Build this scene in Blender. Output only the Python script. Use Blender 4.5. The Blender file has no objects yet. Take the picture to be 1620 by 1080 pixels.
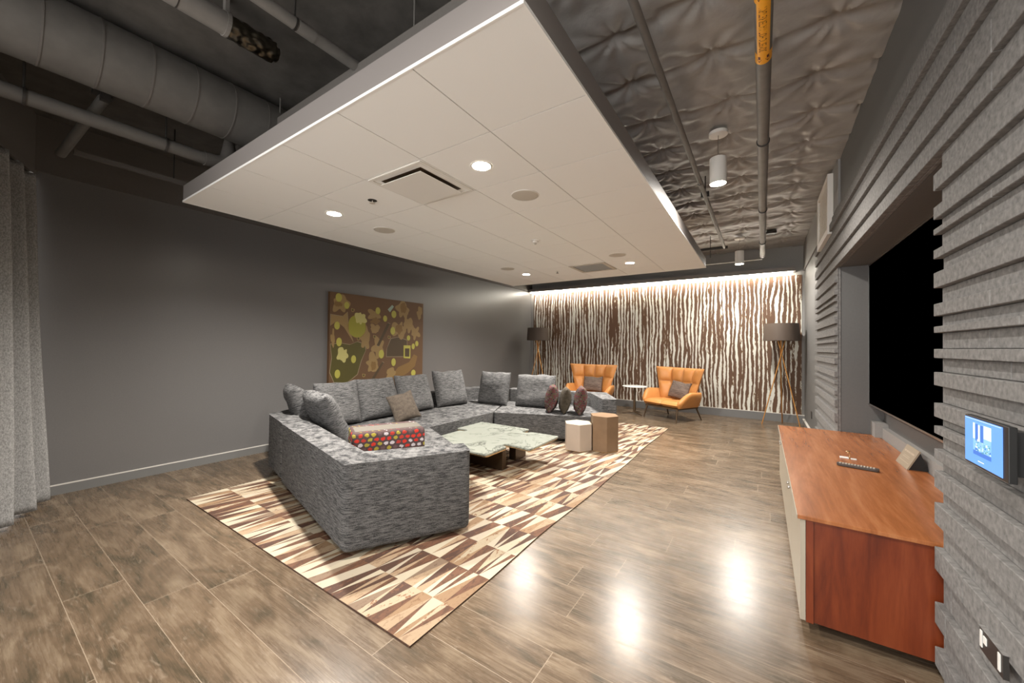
import bpy, bmesh, math, random
from mathutils import Vector, Matrix, noise

random.seed(7)
C = bpy.context.scene.collection
SC = bpy.context.scene
R = math.radians

# ------------------------------------------------------------------ camera
def make_camera():
    y, p, r = R(33.63), R(0.74), R(0.63)
    F = Vector((-math.sin(y) * math.cos(p), math.cos(y) * math.cos(p), math.sin(p)))
    A = Vector((math.cos(y), math.sin(y), 0))
    U = A.cross(F)
    A2 = A * math.cos(r) + U * math.sin(r)
    U2 = -A * math.sin(r) + U * math.cos(r)
    cd = bpy.data.cameras.new('camera')
    cam = bpy.data.objects.new('camera', cd)
    C.objects.link(cam)
    m = Matrix((A2, U2, -F)).transposed().to_4x4()
    m.translation = Vector((0, 0, 1.46))
    cam.matrix_world = m
    cd.sensor_fit = 'HORIZONTAL'
    cd.sensor_width = 36
    cd.lens = 594.8 / 1620 * 36
    cd.clip_start = 0.02
    SC.camera = cam
make_camera()

# ------------------------------------------------------------------ light
SC.view_settings.view_transform = 'Standard'
SC.view_settings.look = 'None'
SC.view_settings.exposure = 1.42
SC.view_settings.gamma = 1.0
SC.view_settings.use_curve_mapping = False
W = bpy.data.worlds.new('world')
SC.world = W
W.use_nodes = True
W.node_tree.nodes['Background'].inputs[0].default_value = (1.0, 0.985, 0.965, 1)
W.node_tree.nodes['Background'].inputs[1].default_value = 1.9
SPOT_W = 135.0
PEND_W = 62.0

def lamp(name, kind, loc, energy, color=(1, 0.95, 0.885), parent=None, size=0.1, angle=150, blend=0.7, rot=(0, 0, 0)):
    d = bpy.data.lights.new(name, kind)
    d.energy = energy
    d.color = color
    if kind == 'SPOT':
        d.spot_size = R(angle); d.spot_blend = blend; d.shadow_soft_size = size
    if kind == 'AREA':
        d.shape = 'DISK'; d.size = size
    o = bpy.data.objects.new(name, d)
    C.objects.link(o)
    o.location = loc
    o.rotation_euler = rot
    if parent:
        o.parent = parent
        o.location = Vector(loc) - parent.location
    return o

# ------------------------------------------------------------------ materials
def new_mat(name, col, rough=0.6, metal=0.0, spec=0.5):
    m = bpy.data.materials.new(name)
    m.use_nodes = True
    b = m.node_tree.nodes['Principled BSDF']
    b.inputs['Base Color'].default_value = (*col, 1)
    b.inputs['Roughness'].default_value = rough
    b.inputs['Metallic'].default_value = metal
    b.inputs['Specular IOR Level'].default_value = spec
    return m

class NT:
    def __init__(s, m):
        s.t = m.node_tree; s.b = s.t.nodes['Principled BSDF']
    def n(s, typ, **kw):
        x = s.t.nodes.new(typ)
        for k, v in kw.items(): setattr(x, k, v)
        return x
    def l(s, a, b): s.t.links.new(a, b)
    def val(s, sock, v):
        if isinstance(v, (int, float)): sock.default_value = v
        elif isinstance(v, tuple): sock.default_value = v
        else: s.l(v, sock)
    def math(s, op, a, b=None, c=None):
        x = s.n('ShaderNodeMath', operation=op)
        s.val(x.inputs[0], a)
        if b is not None: s.val(x.inputs[1], b)
        if c is not None: s.val(x.inputs[2], c)
        return x.outputs[0]
    def coord(s, scale=(1, 1, 1), loc=(0, 0, 0)):
        tc = s.n('ShaderNodeTexCoord'); mp = s.n('ShaderNodeMapping')
        mp.inputs['Scale'].default_value = scale; mp.inputs['Location'].default_value = loc
        s.l(tc.outputs['Object'], mp.inputs[0]); return mp.outputs[0]
    def noise(s, vec, scale=1.0, detail=4, rough=0.55, dist=0.0):
        x = s.n('ShaderNodeTexNoise'); s.l(vec, x.inputs['Vector'])
        x.inputs['Scale'].default_value = scale; x.inputs['Detail'].default_value = detail
        x.inputs['Roughness'].default_value = rough; x.inputs['Distortion'].default_value = dist
        return x.outputs[0]
    def ramp(s, fac, stops, interp='LINEAR'):
        x = s.n('ShaderNodeValToRGB'); x.color_ramp.interpolation = interp
        s.l(fac, x.inputs[0]); el = x.color_ramp.elements
        while len(el) < len(stops): el.new(0.5)
        for e, (p, c) in zip(el, stops):
            e.position = p; e.color = (*c, 1)
        return x.outputs[0]
    def mix(s, fac, a, b, mode='MIX'):
        x = s.n('ShaderNodeMix', data_type='RGBA', blend_type=mode)
        s.val(x.inputs[0], fac)
        for i, v in ((6, a), (7, b)):
            if isinstance(v, tuple): x.inputs[i].default_value = (*v, 1)
            else: s.l(v, x.inputs[i])
        return x.outputs[2]
    def col(s, c): s.l(c, s.b.inputs['Base Color'])
    def bump(s, h, strength=0.3, dist=0.005):
        x = s.n('ShaderNodeBump'); x.inputs['Strength'].default_value = strength
        x.inputs['Distance'].default_value = dist
        s.l(h, x.inputs['Height']); s.l(x.outputs[0], s.b.inputs['Normal'])

def sc(c, k): return tuple(v * k for v in c)

def mat_mottled(name, c, scale=30, amt=0.25, rough=0.7, bump=0.2, bdist=0.002, spec=0.4, aniso=(1, 1, 1), metal=0):
    m = new_mat(name, c, rough, metal, spec); t = NT(m)
    n = t.noise(t.coord(aniso), scale, 5)
    t.col(t.ramp(n, [(0.25, sc(c, 1 - amt)), (0.75, sc(c, 1 + amt))]))
    if bump: t.bump(n, bump, bdist)
    return m

def mat_emit(name, c, strength):
    m = new_mat(name, c)
    b = m.node_tree.nodes['Principled BSDF']
    b.inputs['Emission Color'].default_value = (*c, 1)
    b.inputs['Emission Strength'].default_value = strength
    return m

M = {}
M['wall'] = mat_mottled('grey_wallcovering', (0.148, 0.142, 0.138), 90, 0.06, 0.32, 0.12, 0.001, 0.5)
M['wall_paint'] = mat_mottled('grey_wall_paint', (0.27, 0.262, 0.25), 60, 0.05, 0.6, 0.05)
M['bulk'] = mat_mottled('dark_bulkhead_paint', (0.115, 0.104, 0.094), 60, 0.05, 0.7, 0.05)
M['ceil_dark'] = mat_mottled('dark_sprayed_deck', (0.085, 0.078, 0.07), 7, 0.3, 0.8, 0.3, 0.01)
M['insul'] = mat_mottled('grey_insulation_facing', (0.33, 0.315, 0.295), 5, 0.2, 0.42, 0.5, 0.02)
M['duct'] = mat_mottled('grey_sprayed_duct', (0.114, 0.1064, 0.0969), 12, 0.12, 0.6, 0.1)
M['pipe'] = mat_mottled('grey_painted_pipe', (0.1995, 0.1862, 0.171), 14, 0.1, 0.5, 0.08)
M['panel'] = mat_mottled('white_ceiling_tile', (0.90, 0.885, 0.85), 300, 0.015, 0.8, 0.1, 0.0005, 0.3)
M['groove'] = new_mat('ceiling_tile_joint', (0.33, 0.29, 0.24), 0.9)
M['fascia'] = new_mat('taupe_fascia', (0.238, 0.2142, 0.2006), 0.6)
M['white'] = new_mat('white_metal', (0.8, 0.77, 0.72), 0.45)
M['grille'] = mat_mottled('speaker_grille_cloth', (0.56, 0.51, 0.44), 400, 0.1, 0.8, 0.1)
M['black'] = new_mat('black_plastic', (0.012, 0.012, 0.012), 0.4)
M['tvblack'] = new_mat('black_screen_glass', (0.0, 0.0, 0.0), 0.6, 0, 0.0)
M['dark'] = new_mat('dark_metal', (0.03, 0.027, 0.024), 0.45)
M['steel'] = new_mat('brushed_steel', (0.55, 0.53, 0.5), 0.3, 1.0)
M['lamp'] = mat_emit('lit_lamp_lens', (1.0, 0.93, 0.8), 45)
M['strip'] = mat_emit('lit_led_strip', (1.0, 0.93, 0.80), 28)
M['base'] = new_mat('grey_baseboard', (0.1575, 0.1548, 0.1485), 0.45)
M['edge'] = new_mat('pale_trim_edge', (0.6, 0.57, 0.52), 0.5)
M['felt'] = mat_mottled('grey_felt_board', (0.1849, 0.178, 0.1711), 45, 0.36, 0.95, 0.35, 0.002, 0.2)
M['marble_white'] = new_mat('white_laminate', (0.8, 0.8, 0.76), 0.25)

def mat_floor():
    m = new_mat('brown_plank_floor', (0.2, 0.15, 0.1), 0.36, 0, 0.4); t = NT(m)
    tc = t.n('ShaderNodeTexCoord'); sp = t.n('ShaderNodeSeparateXYZ'); t.l(tc.outputs['Object'], sp.inputs[0])
    X, Y = sp.outputs[0], sp.outputs[1]
    row = t.math('MULTIPLY', t.math('SUBTRACT', Y, 0.13), 4.0)
    ri = t.math('FLOOR', row)
    wn = t.n('ShaderNodeTexWhiteNoise', noise_dimensions='1D'); t.l(ri, wn.inputs['W'])
    xs = t.math('ADD', t.math('DIVIDE', X, 1.52), wn.outputs['Value'])
    xi = t.math('FLOOR', xs)
    fy = t.math('FRACT', row); fx = t.math('FRACT', xs)
    gy = t.math('LESS_THAN', fy, 0.011); gx = t.math('LESS_THAN', fx, 0.0026)
    g = t.math('MAXIMUM', gy, gx)
    cid = t.n('ShaderNodeCombineXYZ'); t.l(xi, cid.inputs[0]); t.l(ri, cid.inputs[1])
    w2 = t.n('ShaderNodeTexWhiteNoise', noise_dimensions='3D'); t.l(cid.outputs[0], w2.inputs['Vector'])
    off = t.n('ShaderNodeVectorMath', operation='MULTIPLY_ADD')
    t.l(w2.outputs['Color'], off.inputs[0]); off.inputs[1].default_value = (30, 30, 30); t.l(tc.outputs['Object'], off.inputs[2])
    def mp(scl):
        x = t.n('ShaderNodeMapping'); x.inputs['Scale'].default_value = scl; t.l(off.outputs[0], x.inputs[0]); return x.outputs[0]
    broad = t.noise(mp((1.6, 5, 1)), 1.3, 4, 0.6, 1.2)
    grain = t.noise(mp((3.0, 60, 1)), 1.4, 6, 0.7, 0.3)
    fleck = t.noise(mp((5, 22, 1)), 1.6, 5, 0.7, 2.0)
    f = t.math('ADD', t.math('MULTIPLY', broad, 0.65), t.math('MULTIPLY', grain, 0.35))
    c = t.ramp(f, [(0.36, (0.056, 0.043, 0.026)), (0.5, (0.112, 0.076, 0.047)), (0.64, (0.185, 0.137, 0.09))])
    c = t.mix(t.ramp(fleck, [(0.55, (0, 0, 0)), (0.72, (0.45, 0.45, 0.45))]), c, (0.30, 0.24, 0.18))
    tone = t.math('MULTIPLY_ADD', w2.outputs['Value'], 0.22, 0.89)
    c = t.mix(1.0, c, tone, 'MULTIPLY')
    c = t.mix(t.math('MULTIPLY', g, 0.75), c, (0.33, 0.26, 0.19))  # pale joint lines: bevel highlights painted into the colour
    t.col(c)
    t.l(t.math('MULTIPLY_ADD', grain, 0.25, 0.15), t.b.inputs['Roughness'])
    t.bump(t.math('SUBTRACT', t.math('MULTIPLY', grain, 0.5), g), 0.25, 0.001)
    return m
M['floor'] = mat_floor()

def mat_mural():
    m = new_mat('bark_striped_mural', (0.2, 0.1, 0.05), 0.6, 0, 0.3); t = NT(m)
    tc = t.n('ShaderNodeTexCoord'); sp = t.n('ShaderNodeSeparateXYZ'); t.l(tc.outputs['Object'], sp.inputs[0])
    X, Z = sp.outputs[0], sp.outputs[2]
    warp = t.noise(t.coord((3.2, 1, 0.9)), 1.0, 3, 0.55)
    warp2 = t.noise(t.coord((8, 1, 3.2)), 1.0, 3, 0.6)
    xx = t.math('ADD', X, t.math('MULTIPLY', t.math('SUBTRACT', warp, 0.5), 0.17))
    xx = t.math('ADD', xx, t.math('MULTIPLY', t.math('SUBTRACT', warp2, 0.5), 0.035))
    s = t.math('SINE', t.math('MULTIPLY', xx, 2 * math.pi / 0.078))
    cx = t.n('ShaderNodeCombineXYZ'); t.l(t.math('MULTIPLY', xx, 12.0), cx.inputs[0]); t.l(t.math('MULTIPLY', Z, 0.75), cx.inputs[2])
    v = t.noise(cx.outputs[0], 1.0, 3, 0.6)
    cx2 = t.n('ShaderNodeCombineXYZ'); t.l(t.math('MULTIPLY', xx, 60.0), cx2.inputs[0]); t.l(t.math('MULTIPLY', Z, 9.0), cx2.inputs[2])
    v2 = t.noise(cx2.outputs[0], 1.0, 4, 0.7)
    f = t.math('ADD', t.math('MULTIPLY', s, 0.45), t.math('MULTIPLY', t.math('SUBTRACT', v, 0.5), 3.3))
    f = t.math('ADD', f, t.math('MULTIPLY', t.math('SUBTRACT', v2, 0.5), 1.7))
    col = t.ramp(t.math('MULTIPLY_ADD', f, 0.5, 0.5), [(0.555, (0.115, 0.062, 0.036)), (0.575, (0.36, 0.25, 0.11)), (0.595, (0.66, 0.65, 0.58))])
    t.col(col); return m
M['mural'] = mat_mural()

def mat_fabric(name, lo, hi, rough=0.95, streak=(14, 14, 190), k=1.0):
    m = new_mat(name, hi, rough, 0, 0.2); t = NT(m)
    a = t.noise(t.coord(streak), 1.0, 4, 0.7, 0.4)
    b = t.noise(t.coord((1, 1, 1)), 160, 4, 0.7)
    f = t.math('ADD', t.math('MULTIPLY', a, 0.66), t.math('MULTIPLY', b, 0.34))
    t.col(t.ramp(f, [(0.42, lo), (0.585, hi)])); t.bump(f, 0.5 * k, 0.004)
    return m
M['sofa'] = mat_fabric('heathered_grey_upholstery', (0.0229, 0.0229, 0.0238), (0.1628, 0.1584, 0.1549))
M['curtain'] = mat_fabric('heathered_grey_curtain', (0.20, 0.196, 0.19), (0.37, 0.362, 0.35), streak=(130, 130, 60))
M['pillow_brown'] = mat_fabric('brown_pillow_fabric', (0.0713, 0.0562, 0.0435), (0.1087, 0.0885, 0.0698), streak=(20, 20, 25))
M['pillow_dark'] = mat_fabric('dark_olive_brown_fabric', (0.0315, 0.0252, 0.0175), (0.0595, 0.0476, 0.0336), streak=(20, 20, 25))
M['pillow_taupe'] = mat_fabric('taupe_pillow_fabric', (0.088, 0.0634, 0.051), (0.2112, 0.1628, 0.1364), streak=(8, 8, 90))

def mat_tufts(name, sx, sz, ax):
    m = new_mat(name, (0.1, 0.05, 0.04), 0.95, 0, 0.2); t = NT(m)
    tc = t.n('ShaderNodeTexCoord'); sp = t.n('ShaderNodeSeparateXYZ'); t.l(tc.outputs['Object'], sp.inputs[0])
    jit = t.noise(t.coord((1, 1, 1)), 60, 3, 0.7)
    a = t.math('ADD', t.math('MULTIPLY', sp.outputs[ax], sx), t.math('MULTIPLY', t.math('SUBTRACT', jit, 0.5), 0.5))
    if ax == 0: a = t.math('ADD', a, t.math('MULTIPLY', sp.outputs[1], sx * 0.5))
    z = t.math('ADD', t.math('MULTIPLY', sp.outputs[2], sz), t.math('MULTIPLY', t.math('SUBTRACT', jit, 0.5), 0.6))
    zi = t.math('FLOOR', z)
    a = t.math('ADD', a, t.math('MULTIPLY', t.math('MODULO', zi, 2.0), 0.5))
    c = t.n('ShaderNodeCombineXYZ'); t.l(t.math('FLOOR', a), c.inputs[0]); t.l(zi, c.inputs[2])
    w = t.n('ShaderNodeTexWhiteNoise', noise_dimensions='3D'); t.l(c.outputs[0], w.inputs['Vector'])
    dx = t.math('ABSOLUTE', t.math('SUBTRACT', t.math('FRACT', a), 0.5)); dz = t.math('ABSOLUTE', t.math('SUBTRACT', t.math('FRACT', z), 0.5))
    blob = t.math('LESS_THAN', t.math('ADD', t.math('POWER', dx, 2.0), t.math('POWER', dz, 2.0)), 0.13)
    c1 = t.ramp(w.outputs['Value'], [(0.0, (0.42, 0.03, 0.02)), (0.3, (0.27, 0.22, 0.035)), (0.52, (0.42, 0.37, 0.38)),
                                     (0.72, (0.10, 0.06, 0.06)), (0.86, (0.32, 0.035, 0.025))], 'CONSTANT')
    t.col(t.mix(blob, (0.065, 0.042, 0.04), c1)); t.bump(jit, 0.6, 0.006)
    return m
M['tuft_row'] = mat_tufts('multicoloured_tufted_fabric', 19, 25, 0)
M['tuft_small'] = mat_tufts('small_multicoloured_tufted_fabric', 34, 34, 1)
for _n in M['tuft_small'].node_tree.nodes:
    if _n.bl_idname == 'ShaderNodeValToRGB':
        for e, c in zip(_n.color_ramp.elements, [(0.1, 0.015, 0.015), (0.065, 0.055, 0.0175), (0.1, 0.075, 0.065), (0.025, 0.015, 0.0125), (0.07, 0.0175, 0.0175)]):
            e.color = (*c, 1)

def mat_wood(name, stops, sc_=(1, 1, 1), rough=0.3, spec=0.5):
    m = new_mat(name, stops[1], rough, 0, spec); t = NT(m)
    a = t.noise(t.coord(sc_), 1.0, 5, 0.6, 1.2)
    b = t.noise(t.coord(tuple(v * 5 for v in sc_)), 1.0, 4, 0.7)
    f = t.math('ADD', t.math('MULTIPLY', a, 0.7), t.math('MULTIPLY', b, 0.3))
    t.col(t.ramp(f, [(0.35, stops[0]), (0.5, stops[1]), (0.66, stops[2])]))
    return m
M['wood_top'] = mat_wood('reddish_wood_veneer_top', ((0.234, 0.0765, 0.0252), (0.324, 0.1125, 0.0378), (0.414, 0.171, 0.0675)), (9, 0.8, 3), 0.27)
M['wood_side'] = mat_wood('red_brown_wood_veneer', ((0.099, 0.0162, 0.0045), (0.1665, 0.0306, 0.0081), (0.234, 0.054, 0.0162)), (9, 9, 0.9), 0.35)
M['cream'] = new_mat('cream_lacquer', (0.374, 0.3272, 0.255), 0.35)
M['bronze'] = mat_mottled('bronze_lacquer', (0.1955, 0.1232, 0.0723), 6, 0.12, 0.3, 0)
M['stool_light'] = mat_mottled('pale_beige_lacquer', (0.4169, 0.3362, 0.269), 6, 0.04, 0.4, 0)
M['stool_top'] = new_mat('cream_lacquer_top', (0.432, 0.396, 0.312), 0.35)
M['bronze_edge'] = new_mat('polished_bronze_edge', (0.62, 0.42, 0.22), 0.25, 0.8)
M['table_leg'] = new_mat('dark_bronze_metal', (0.10, 0.065, 0.038), 0.35, 0.5)
M['gold'] = new_mat('copper_metal', (0.62, 0.30, 0.09), 0.3, 0.9)
M['shade'] = mat_mottled('dark_brown_lamp_shade', (0.085, 0.062, 0.047), 100, 0.06, 0.6, 0.05)
M['leather_seam'] = new_mat('brown_leather_seam', (0.26, 0.085, 0.022), 0.6)  # darker leather brown that stands for shade in the creases
M['leather'] = mat_mottled('orange_leather', (0.5456, 0.2332, 0.066), 14, 0.06, 0.42, 0.05)

def mat_marble():
    m = new_mat('white_veined_marble', (0.7, 0.72, 0.62), 0.18); t = NT(m)
    a = t.noise(t.coord((1, 1, 1), (3, 1, 0)), 2.6, 6, 0.62, 1.3)
    v = t.math('ABSOLUTE', t.math('SUBTRACT', a, 0.5))
    b = t.noise(t.coord((1, 1, 1)), 1.8, 3, 0.5)
    vein = t.ramp(v, [(0.0, (0.9, 0.9, 0.9)), (0.016, (0.3, 0.3, 0.3)), (0.05, (0, 0, 0))])
    vm = t.mix(t.ramp(b, [(0.40, (0, 0, 0)), (0.56, (1, 1, 1))]), (0.0, 0.0, 0.0), vein)
    t.col(t.mix(vm, (0.2705, 0.2831, 0.2421), (0.0755, 0.0786, 0.066))); return m
M['marble'] = mat_marble()

def mat_hide(name, a, b, thr):
    m = new_mat(name, a, 0.75, 0, 0.3); t = NT(m)
    n = t.noise(t.coord((22, 9, 1)), 1.6, 5, 0.75)
    n2 = t.noise(t.coord((40, 10, 1)), 1.6, 3, 0.6)
    c = t.ramp(n, [(thr, a), (thr + 0.03, b)])
    t.col(t.mix(t.math('MULTIPLY', n2, 0.35), c, sc(a, 0.7))); t.bump(n2, 0.3, 0.002); return m
HIDES = [mat_hide('cream_hide', (0.416, 0.36, 0.264), (0.336, 0.264, 0.168), 0.62), mat_hide('pale_hide', (0.376, 0.32, 0.24), (0.24, 0.128, 0.056), 0.64),
         mat_hide('tan_hide', (0.232, 0.144, 0.08), (0.16, 0.088, 0.044), 0.55), mat_hide('spotted_hide', (0.336, 0.272, 0.184), (0.16, 0.052, 0.0176), 0.56),
         mat_hide('brown_hide', (0.1215, 0.0558, 0.0306), (0.0765, 0.0378, 0.0216), 0.5), mat_hide('dark_hide', (0.0675, 0.0342, 0.0225), (0.126, 0.0585, 0.0315), 0.55),
         mat_hide('beige_hide', (0.304, 0.216, 0.136), (0.224, 0.144, 0.088), 0.55), mat_hide('grey_brown_hide', (0.176, 0.12, 0.08), (0.12, 0.072, 0.048), 0.55)]

# ------------------------------------------------------------------ mesh helpers
class MB:
    def __init__(s): s.v = []; s.f = []; s.m = []
    def add(s, vs, fs, mi=0):
        o = len(s.v); s.v += [tuple(v) for v in vs]
        s.f += [tuple(i + o for i in f) for f in fs]; s.m += [mi] * len(fs); return s
    def box(s, x0, x1, y0, y1, z0, z1, mi=0):
        vs = [(x, y, z) for x in (x0, x1) for y in (y0, y1) for z in (z0, z1)]
        return s.add(vs, [(0, 1, 3, 2), (4, 6, 7, 5), (0, 4, 5, 1), (2, 3, 7, 6), (0, 2, 6, 4), (1, 5, 7, 3)], mi)
    def prism(s, poly, z0, z1, mi=0, cap=None):
        n = len(poly)
        vs = [(p[0], p[1], z0) for p in poly] + [(p[0], p[1], z1) for p in poly]
        s.add(vs, [(i, (i + 1) % n, n + (i + 1) % n, n + i) for i in range(n)] + [tuple(range(n))[::-1]], mi)
        return s.add([(p[0], p[1], z1) for p in poly], [tuple(range(n))], mi if cap is None else cap)
    def ring_loft(s, rings, closed_caps=True, mi=0):
        n = len(rings[0]); vs = [p for r in rings for p in r]; fs = []
        for k in range(len(rings) - 1):
            for i in range(n):
                j = (i + 1) % n
                fs.append((k * n + i, k * n + j, (k + 1) * n + j, (k + 1) * n + i))
        if closed_caps: fs += [tuple(range(n))[::-1], tuple((len(rings) - 1) * n + i for i in range(n))]
        return s.add(vs, fs, mi)
    def tube(s, path, r, n=14, mi=0, caps=True):
        path = [Vector(p) for p in path]
        if not isinstance(r, (list, tuple)): r = [r] * len(path)
        rings = []
        t0 = (path[1] - path[0]).normalized()
        up = Vector((0, 0, 1)) if abs(t0.z) < 0.9 else Vector((1, 0, 0))
        for i, p in enumerate(path):
            t = (path[min(i + 1, len(path) - 1)] - path[max(i - 1, 0)]).normalized()
            a = t.cross(up).normalized(); b = a.cross(t)
            rings.append([tuple(p + (a * math.cos(q) + b * math.sin(q)) * r[i]) for q in [2 * math.pi * k / n for k in range(n)]])
        return s.ring_loft(rings, caps, mi)
    def lathe(s, prof, c=(0, 0, 0), n=32, mi=0, caps=True):
        rings = [[(c[0] + r * math.cos(q), c[1] + r * math.sin(q), c[2] + z) for q in [2 * math.pi * k / n for k in range(n)]] for r, z in prof]
        return s.ring_loft(rings, caps, mi)
    def grid(s, fn, nu, nv, mi=0, flip=False, close=False):
        vs = [fn(i / nu, j / nv) for j in range(nv + 1) for i in range(nu + 1)]
        fs = []
        for j in range(nv):
            for i in range(nu):
                a = j * (nu + 1) + i
                q = (a, a + 1, a + nu + 2, a + nu + 1)
                fs.append(q[::-1] if flip else q)
        return s.add(vs, fs, mi)

def obj(name, mb, mats, parent=None, bevel=0, seg=3, smooth=False, merge=False, world=True, recalc=True):
    me = bpy.data.meshes.new(name)
    me.from_pydata(mb.v, [], mb.f)
    if not isinstance(mats, (list, tuple)): mats = [mats]
    for m in mats: me.materials.append(m)
    me.polygons.foreach_set('material_index', mb.m)
    bm = bmesh.new(); bm.from_mesh(me)
    if merge: bmesh.ops.remove_doubles(bm, verts=bm.verts, dist=1e-4)
    if recalc: bmesh.ops.recalc_face_normals(bm, faces=bm.faces)
    bm.to_mesh(me); bm.free()
    o = bpy.data.objects.new(name, me); C.objects.link(o)
    if parent is not None:
        o.parent = parent
        if world:
            pm = Matrix.Translation(parent.location) @ parent.rotation_euler.to_matrix().to_4x4()
            if parent.parent:
                pp = parent.parent
                pm = Matrix.Translation(pp.location) @ pp.rotation_euler.to_matrix().to_4x4() @ pm
            me.transform(pm.inverted())
    if bevel:
        b = o.modifiers.new('bevel', 'BEVEL'); b.width = bevel; b.segments = seg; b.limit_method = 'ANGLE'; b.angle_limit = R(35)
    if smooth:
        me.polygons.foreach_set('use_smooth', [True] * len(me.polygons))
        if smooth != 'all':
            me.update()
            try: me.set_sharp_from_angle(angle=R(50))
            except Exception: pass
    me.update()
    return o

def thing(name, label, cat, loc=(0, 0, 0), rotz=0, group=None):
    o = bpy.data.objects.new(name, None); C.objects.link(o)
    o.location = loc; o.rotation_euler = (0, 0, rotz); o.empty_display_size = 0.1
    o['label'] = label; o['category'] = cat
    if group: o['group'] = group
    return o
def tag(o, label, cat, group=None, kind=None):
    o['label'] = label; o['category'] = cat
    if group: o['group'] = group
    if kind: o['kind'] = kind
    return o
def struct(name, mb, m, **kw):
    o = obj(name, mb, m, **kw); o['kind'] = 'structure'; return o
def dup(root, loc, label, rotz=None, group=None):
    r = root.copy(); C.objects.link(r); r.location = loc; r['label'] = label
    if rotz is not None: r.rotation_euler = (0, 0, rotz)
    if group: r['group'] = group
    for ch in list(root.children):
        c = ch.copy(); C.objects.link(c); c.parent = r
        for g in ch.children:
            d = g.copy(); C.objects.link(d); d.parent = c
    return r

# ------------------------------------------------------------------ room shell
XL, XR, YB, ZC = -5.59, 0.70, 9.38, 3.54
YN = -3.2
struct('floor', MB().box(XL - 0.1, 1.3, YN, YB + 0.1, -0.1, 0.0), M['floor'])
struct('wall_left', MB().box(XL - 0.12, XL, 0.40, YB + 0.1, 0, 3.03), M['wall'])
struct('trim_1', MB().box(XL - 0.12, XL + 0.035, 0.40, YB + 0.1, 3.03, ZC + 0.1), M['bulk'])
struct('wall_back', MB().box(XL, XR + 0.3, YB, YB + 0.12, 0, ZC + 0.1), M['wall_paint'])
# angled window wall behind the curtain and the bulkhead over it
def angled(p0, ang, length, t, z0, z1):
    d = Vector((math.cos(ang), math.sin(ang), 0)); n = Vector((-d.y, d.x, 0))
    a = Vector((*p0, 0)); q = [a, a + d * length, a + d * length - n * t, a - n * t]
    return MB().prism([(v.x, v.y) for v in q], z0, z1)
struct('wall_front', angled((XL - 0.12, 0.16), R(-20), 2.4, 0.1, 0, 3.0), M['wall'])
struct('trim_2', angled((XL - 0.05, 0.452), R(-20), 2.4, 0.30, 2.99, ZC + 0.1), M['bulk'])
# right wall with a recess for the screen
RY0, RY1, RZ = 2.45, 5.27, 2.342
mb = MB()
mb.box(XR, 1.3, YN, RY0, 0, ZC + 0.1); mb.box(XR, 1.3, RY1, YB + 0.1, 0, ZC + 0.1)
mb.box(XR, 1.3, RY0, RY1, RZ, ZC + 0.1); mb.box(1.03, 1.3, RY0, RY1, 0, RZ)
M['wall_dark'] = mat_mottled('charcoal_wall_paint', (0.125, 0.122, 0.118), 60, 0.05, 0.6, 0.05)  # grey wall paint darkened, with the recess shade put into its colour
struct('wall_right', mb, M['wall_dark'])
# raised bulkhead at the far end of the right wall
struct('trim_3', MB().box(XR - 0.02, XR, 5.3, YB, 3.02, ZC + 0.1), M['wall_paint'])
struct('trim_4', MB().box(0.93, 1.03, 5.10, RY1, 0.60, 0.74).box(0.985, 1.03, RY0, 5.10, 0.55, 0.70), M['wall_paint'])
# ceiling deck
struct('ceiling', MB().box(XL - 0.1, -1.55, YN, YB + 0.1, ZC, ZC + 0.1), M['ceil_dark'])
def insul(u, v):
    x = -1.6 + u * (XR + 1.6 + 0.02); y = YN + v * (YB + 0.1 - YN)
    P = 0.58
    gy = (y - 0.15) / P; gx = (x + 0.25) / 0.62
    iy = round(gy); ix = round(gx)
    dy = gy - iy; dx = gx - ix
    jx = 0.22 * noise.noise(Vector((ix * 3.1, iy * 1.7, 0))); jy = 0.22 * noise.noise(Vector((ix * 1.3, iy * 2.9, 5)))
    d = math.hypot((dx - jx) * 0.62, (dy - jy) * P)
    pin = 0.045 * math.exp(-d * 9)
    ang = math.atan2(dy - jy, dx - jx)
    wr = 0.018 * math.sin(ang * 9 + 5 * noise.noise(Vector((x, y, 2)))) * math.exp(-d * 5) * min(1, d * 18)
    valley = 0.028 * math.exp(-((dy - jy) * P / 0.05) ** 2)
    fold = 0.012 * noise.noise(Vector((x * 3, y * 9, 1))) + 0.018 * noise.noise(Vector((x * 1.2, y * 2.2, 7)))
    sag = -0.05 * math.cos(dy * math.pi) ** 2 * 0.5
    return (x, y, ZC + 0.01 + sag * 0.6 + pin + wr + valley + fold - 0.01)
struct('ceiling', MB().grid(insul, 130, 620), M['insul'], smooth='all', recalc=False)
# baseboards
struct('baseboard_left', MB().box(XL, XL + 0.012, 0.45, YB, 0, 0.088).box(XL, XL + 0.014, 0.45, YB, 0.088, 0.098, 1), [M['base'], M['edge']])
struct('baseboard_back', MB().box(XL, XR, YB - 0.03, YB, 0, 0.158).box(XL, XR, YB - 0.034, YB, 0.158, 0.17, 1), [M['base'], M['edge']])
struct('baseboard_right', MB().box(XR - 0.03, XR, 7.1, YB, 0, 0.09).box(XR - 0.034, XR, 7.1, YB, 0.09, 0.1, 1), [M['base'], M['edge']])

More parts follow.
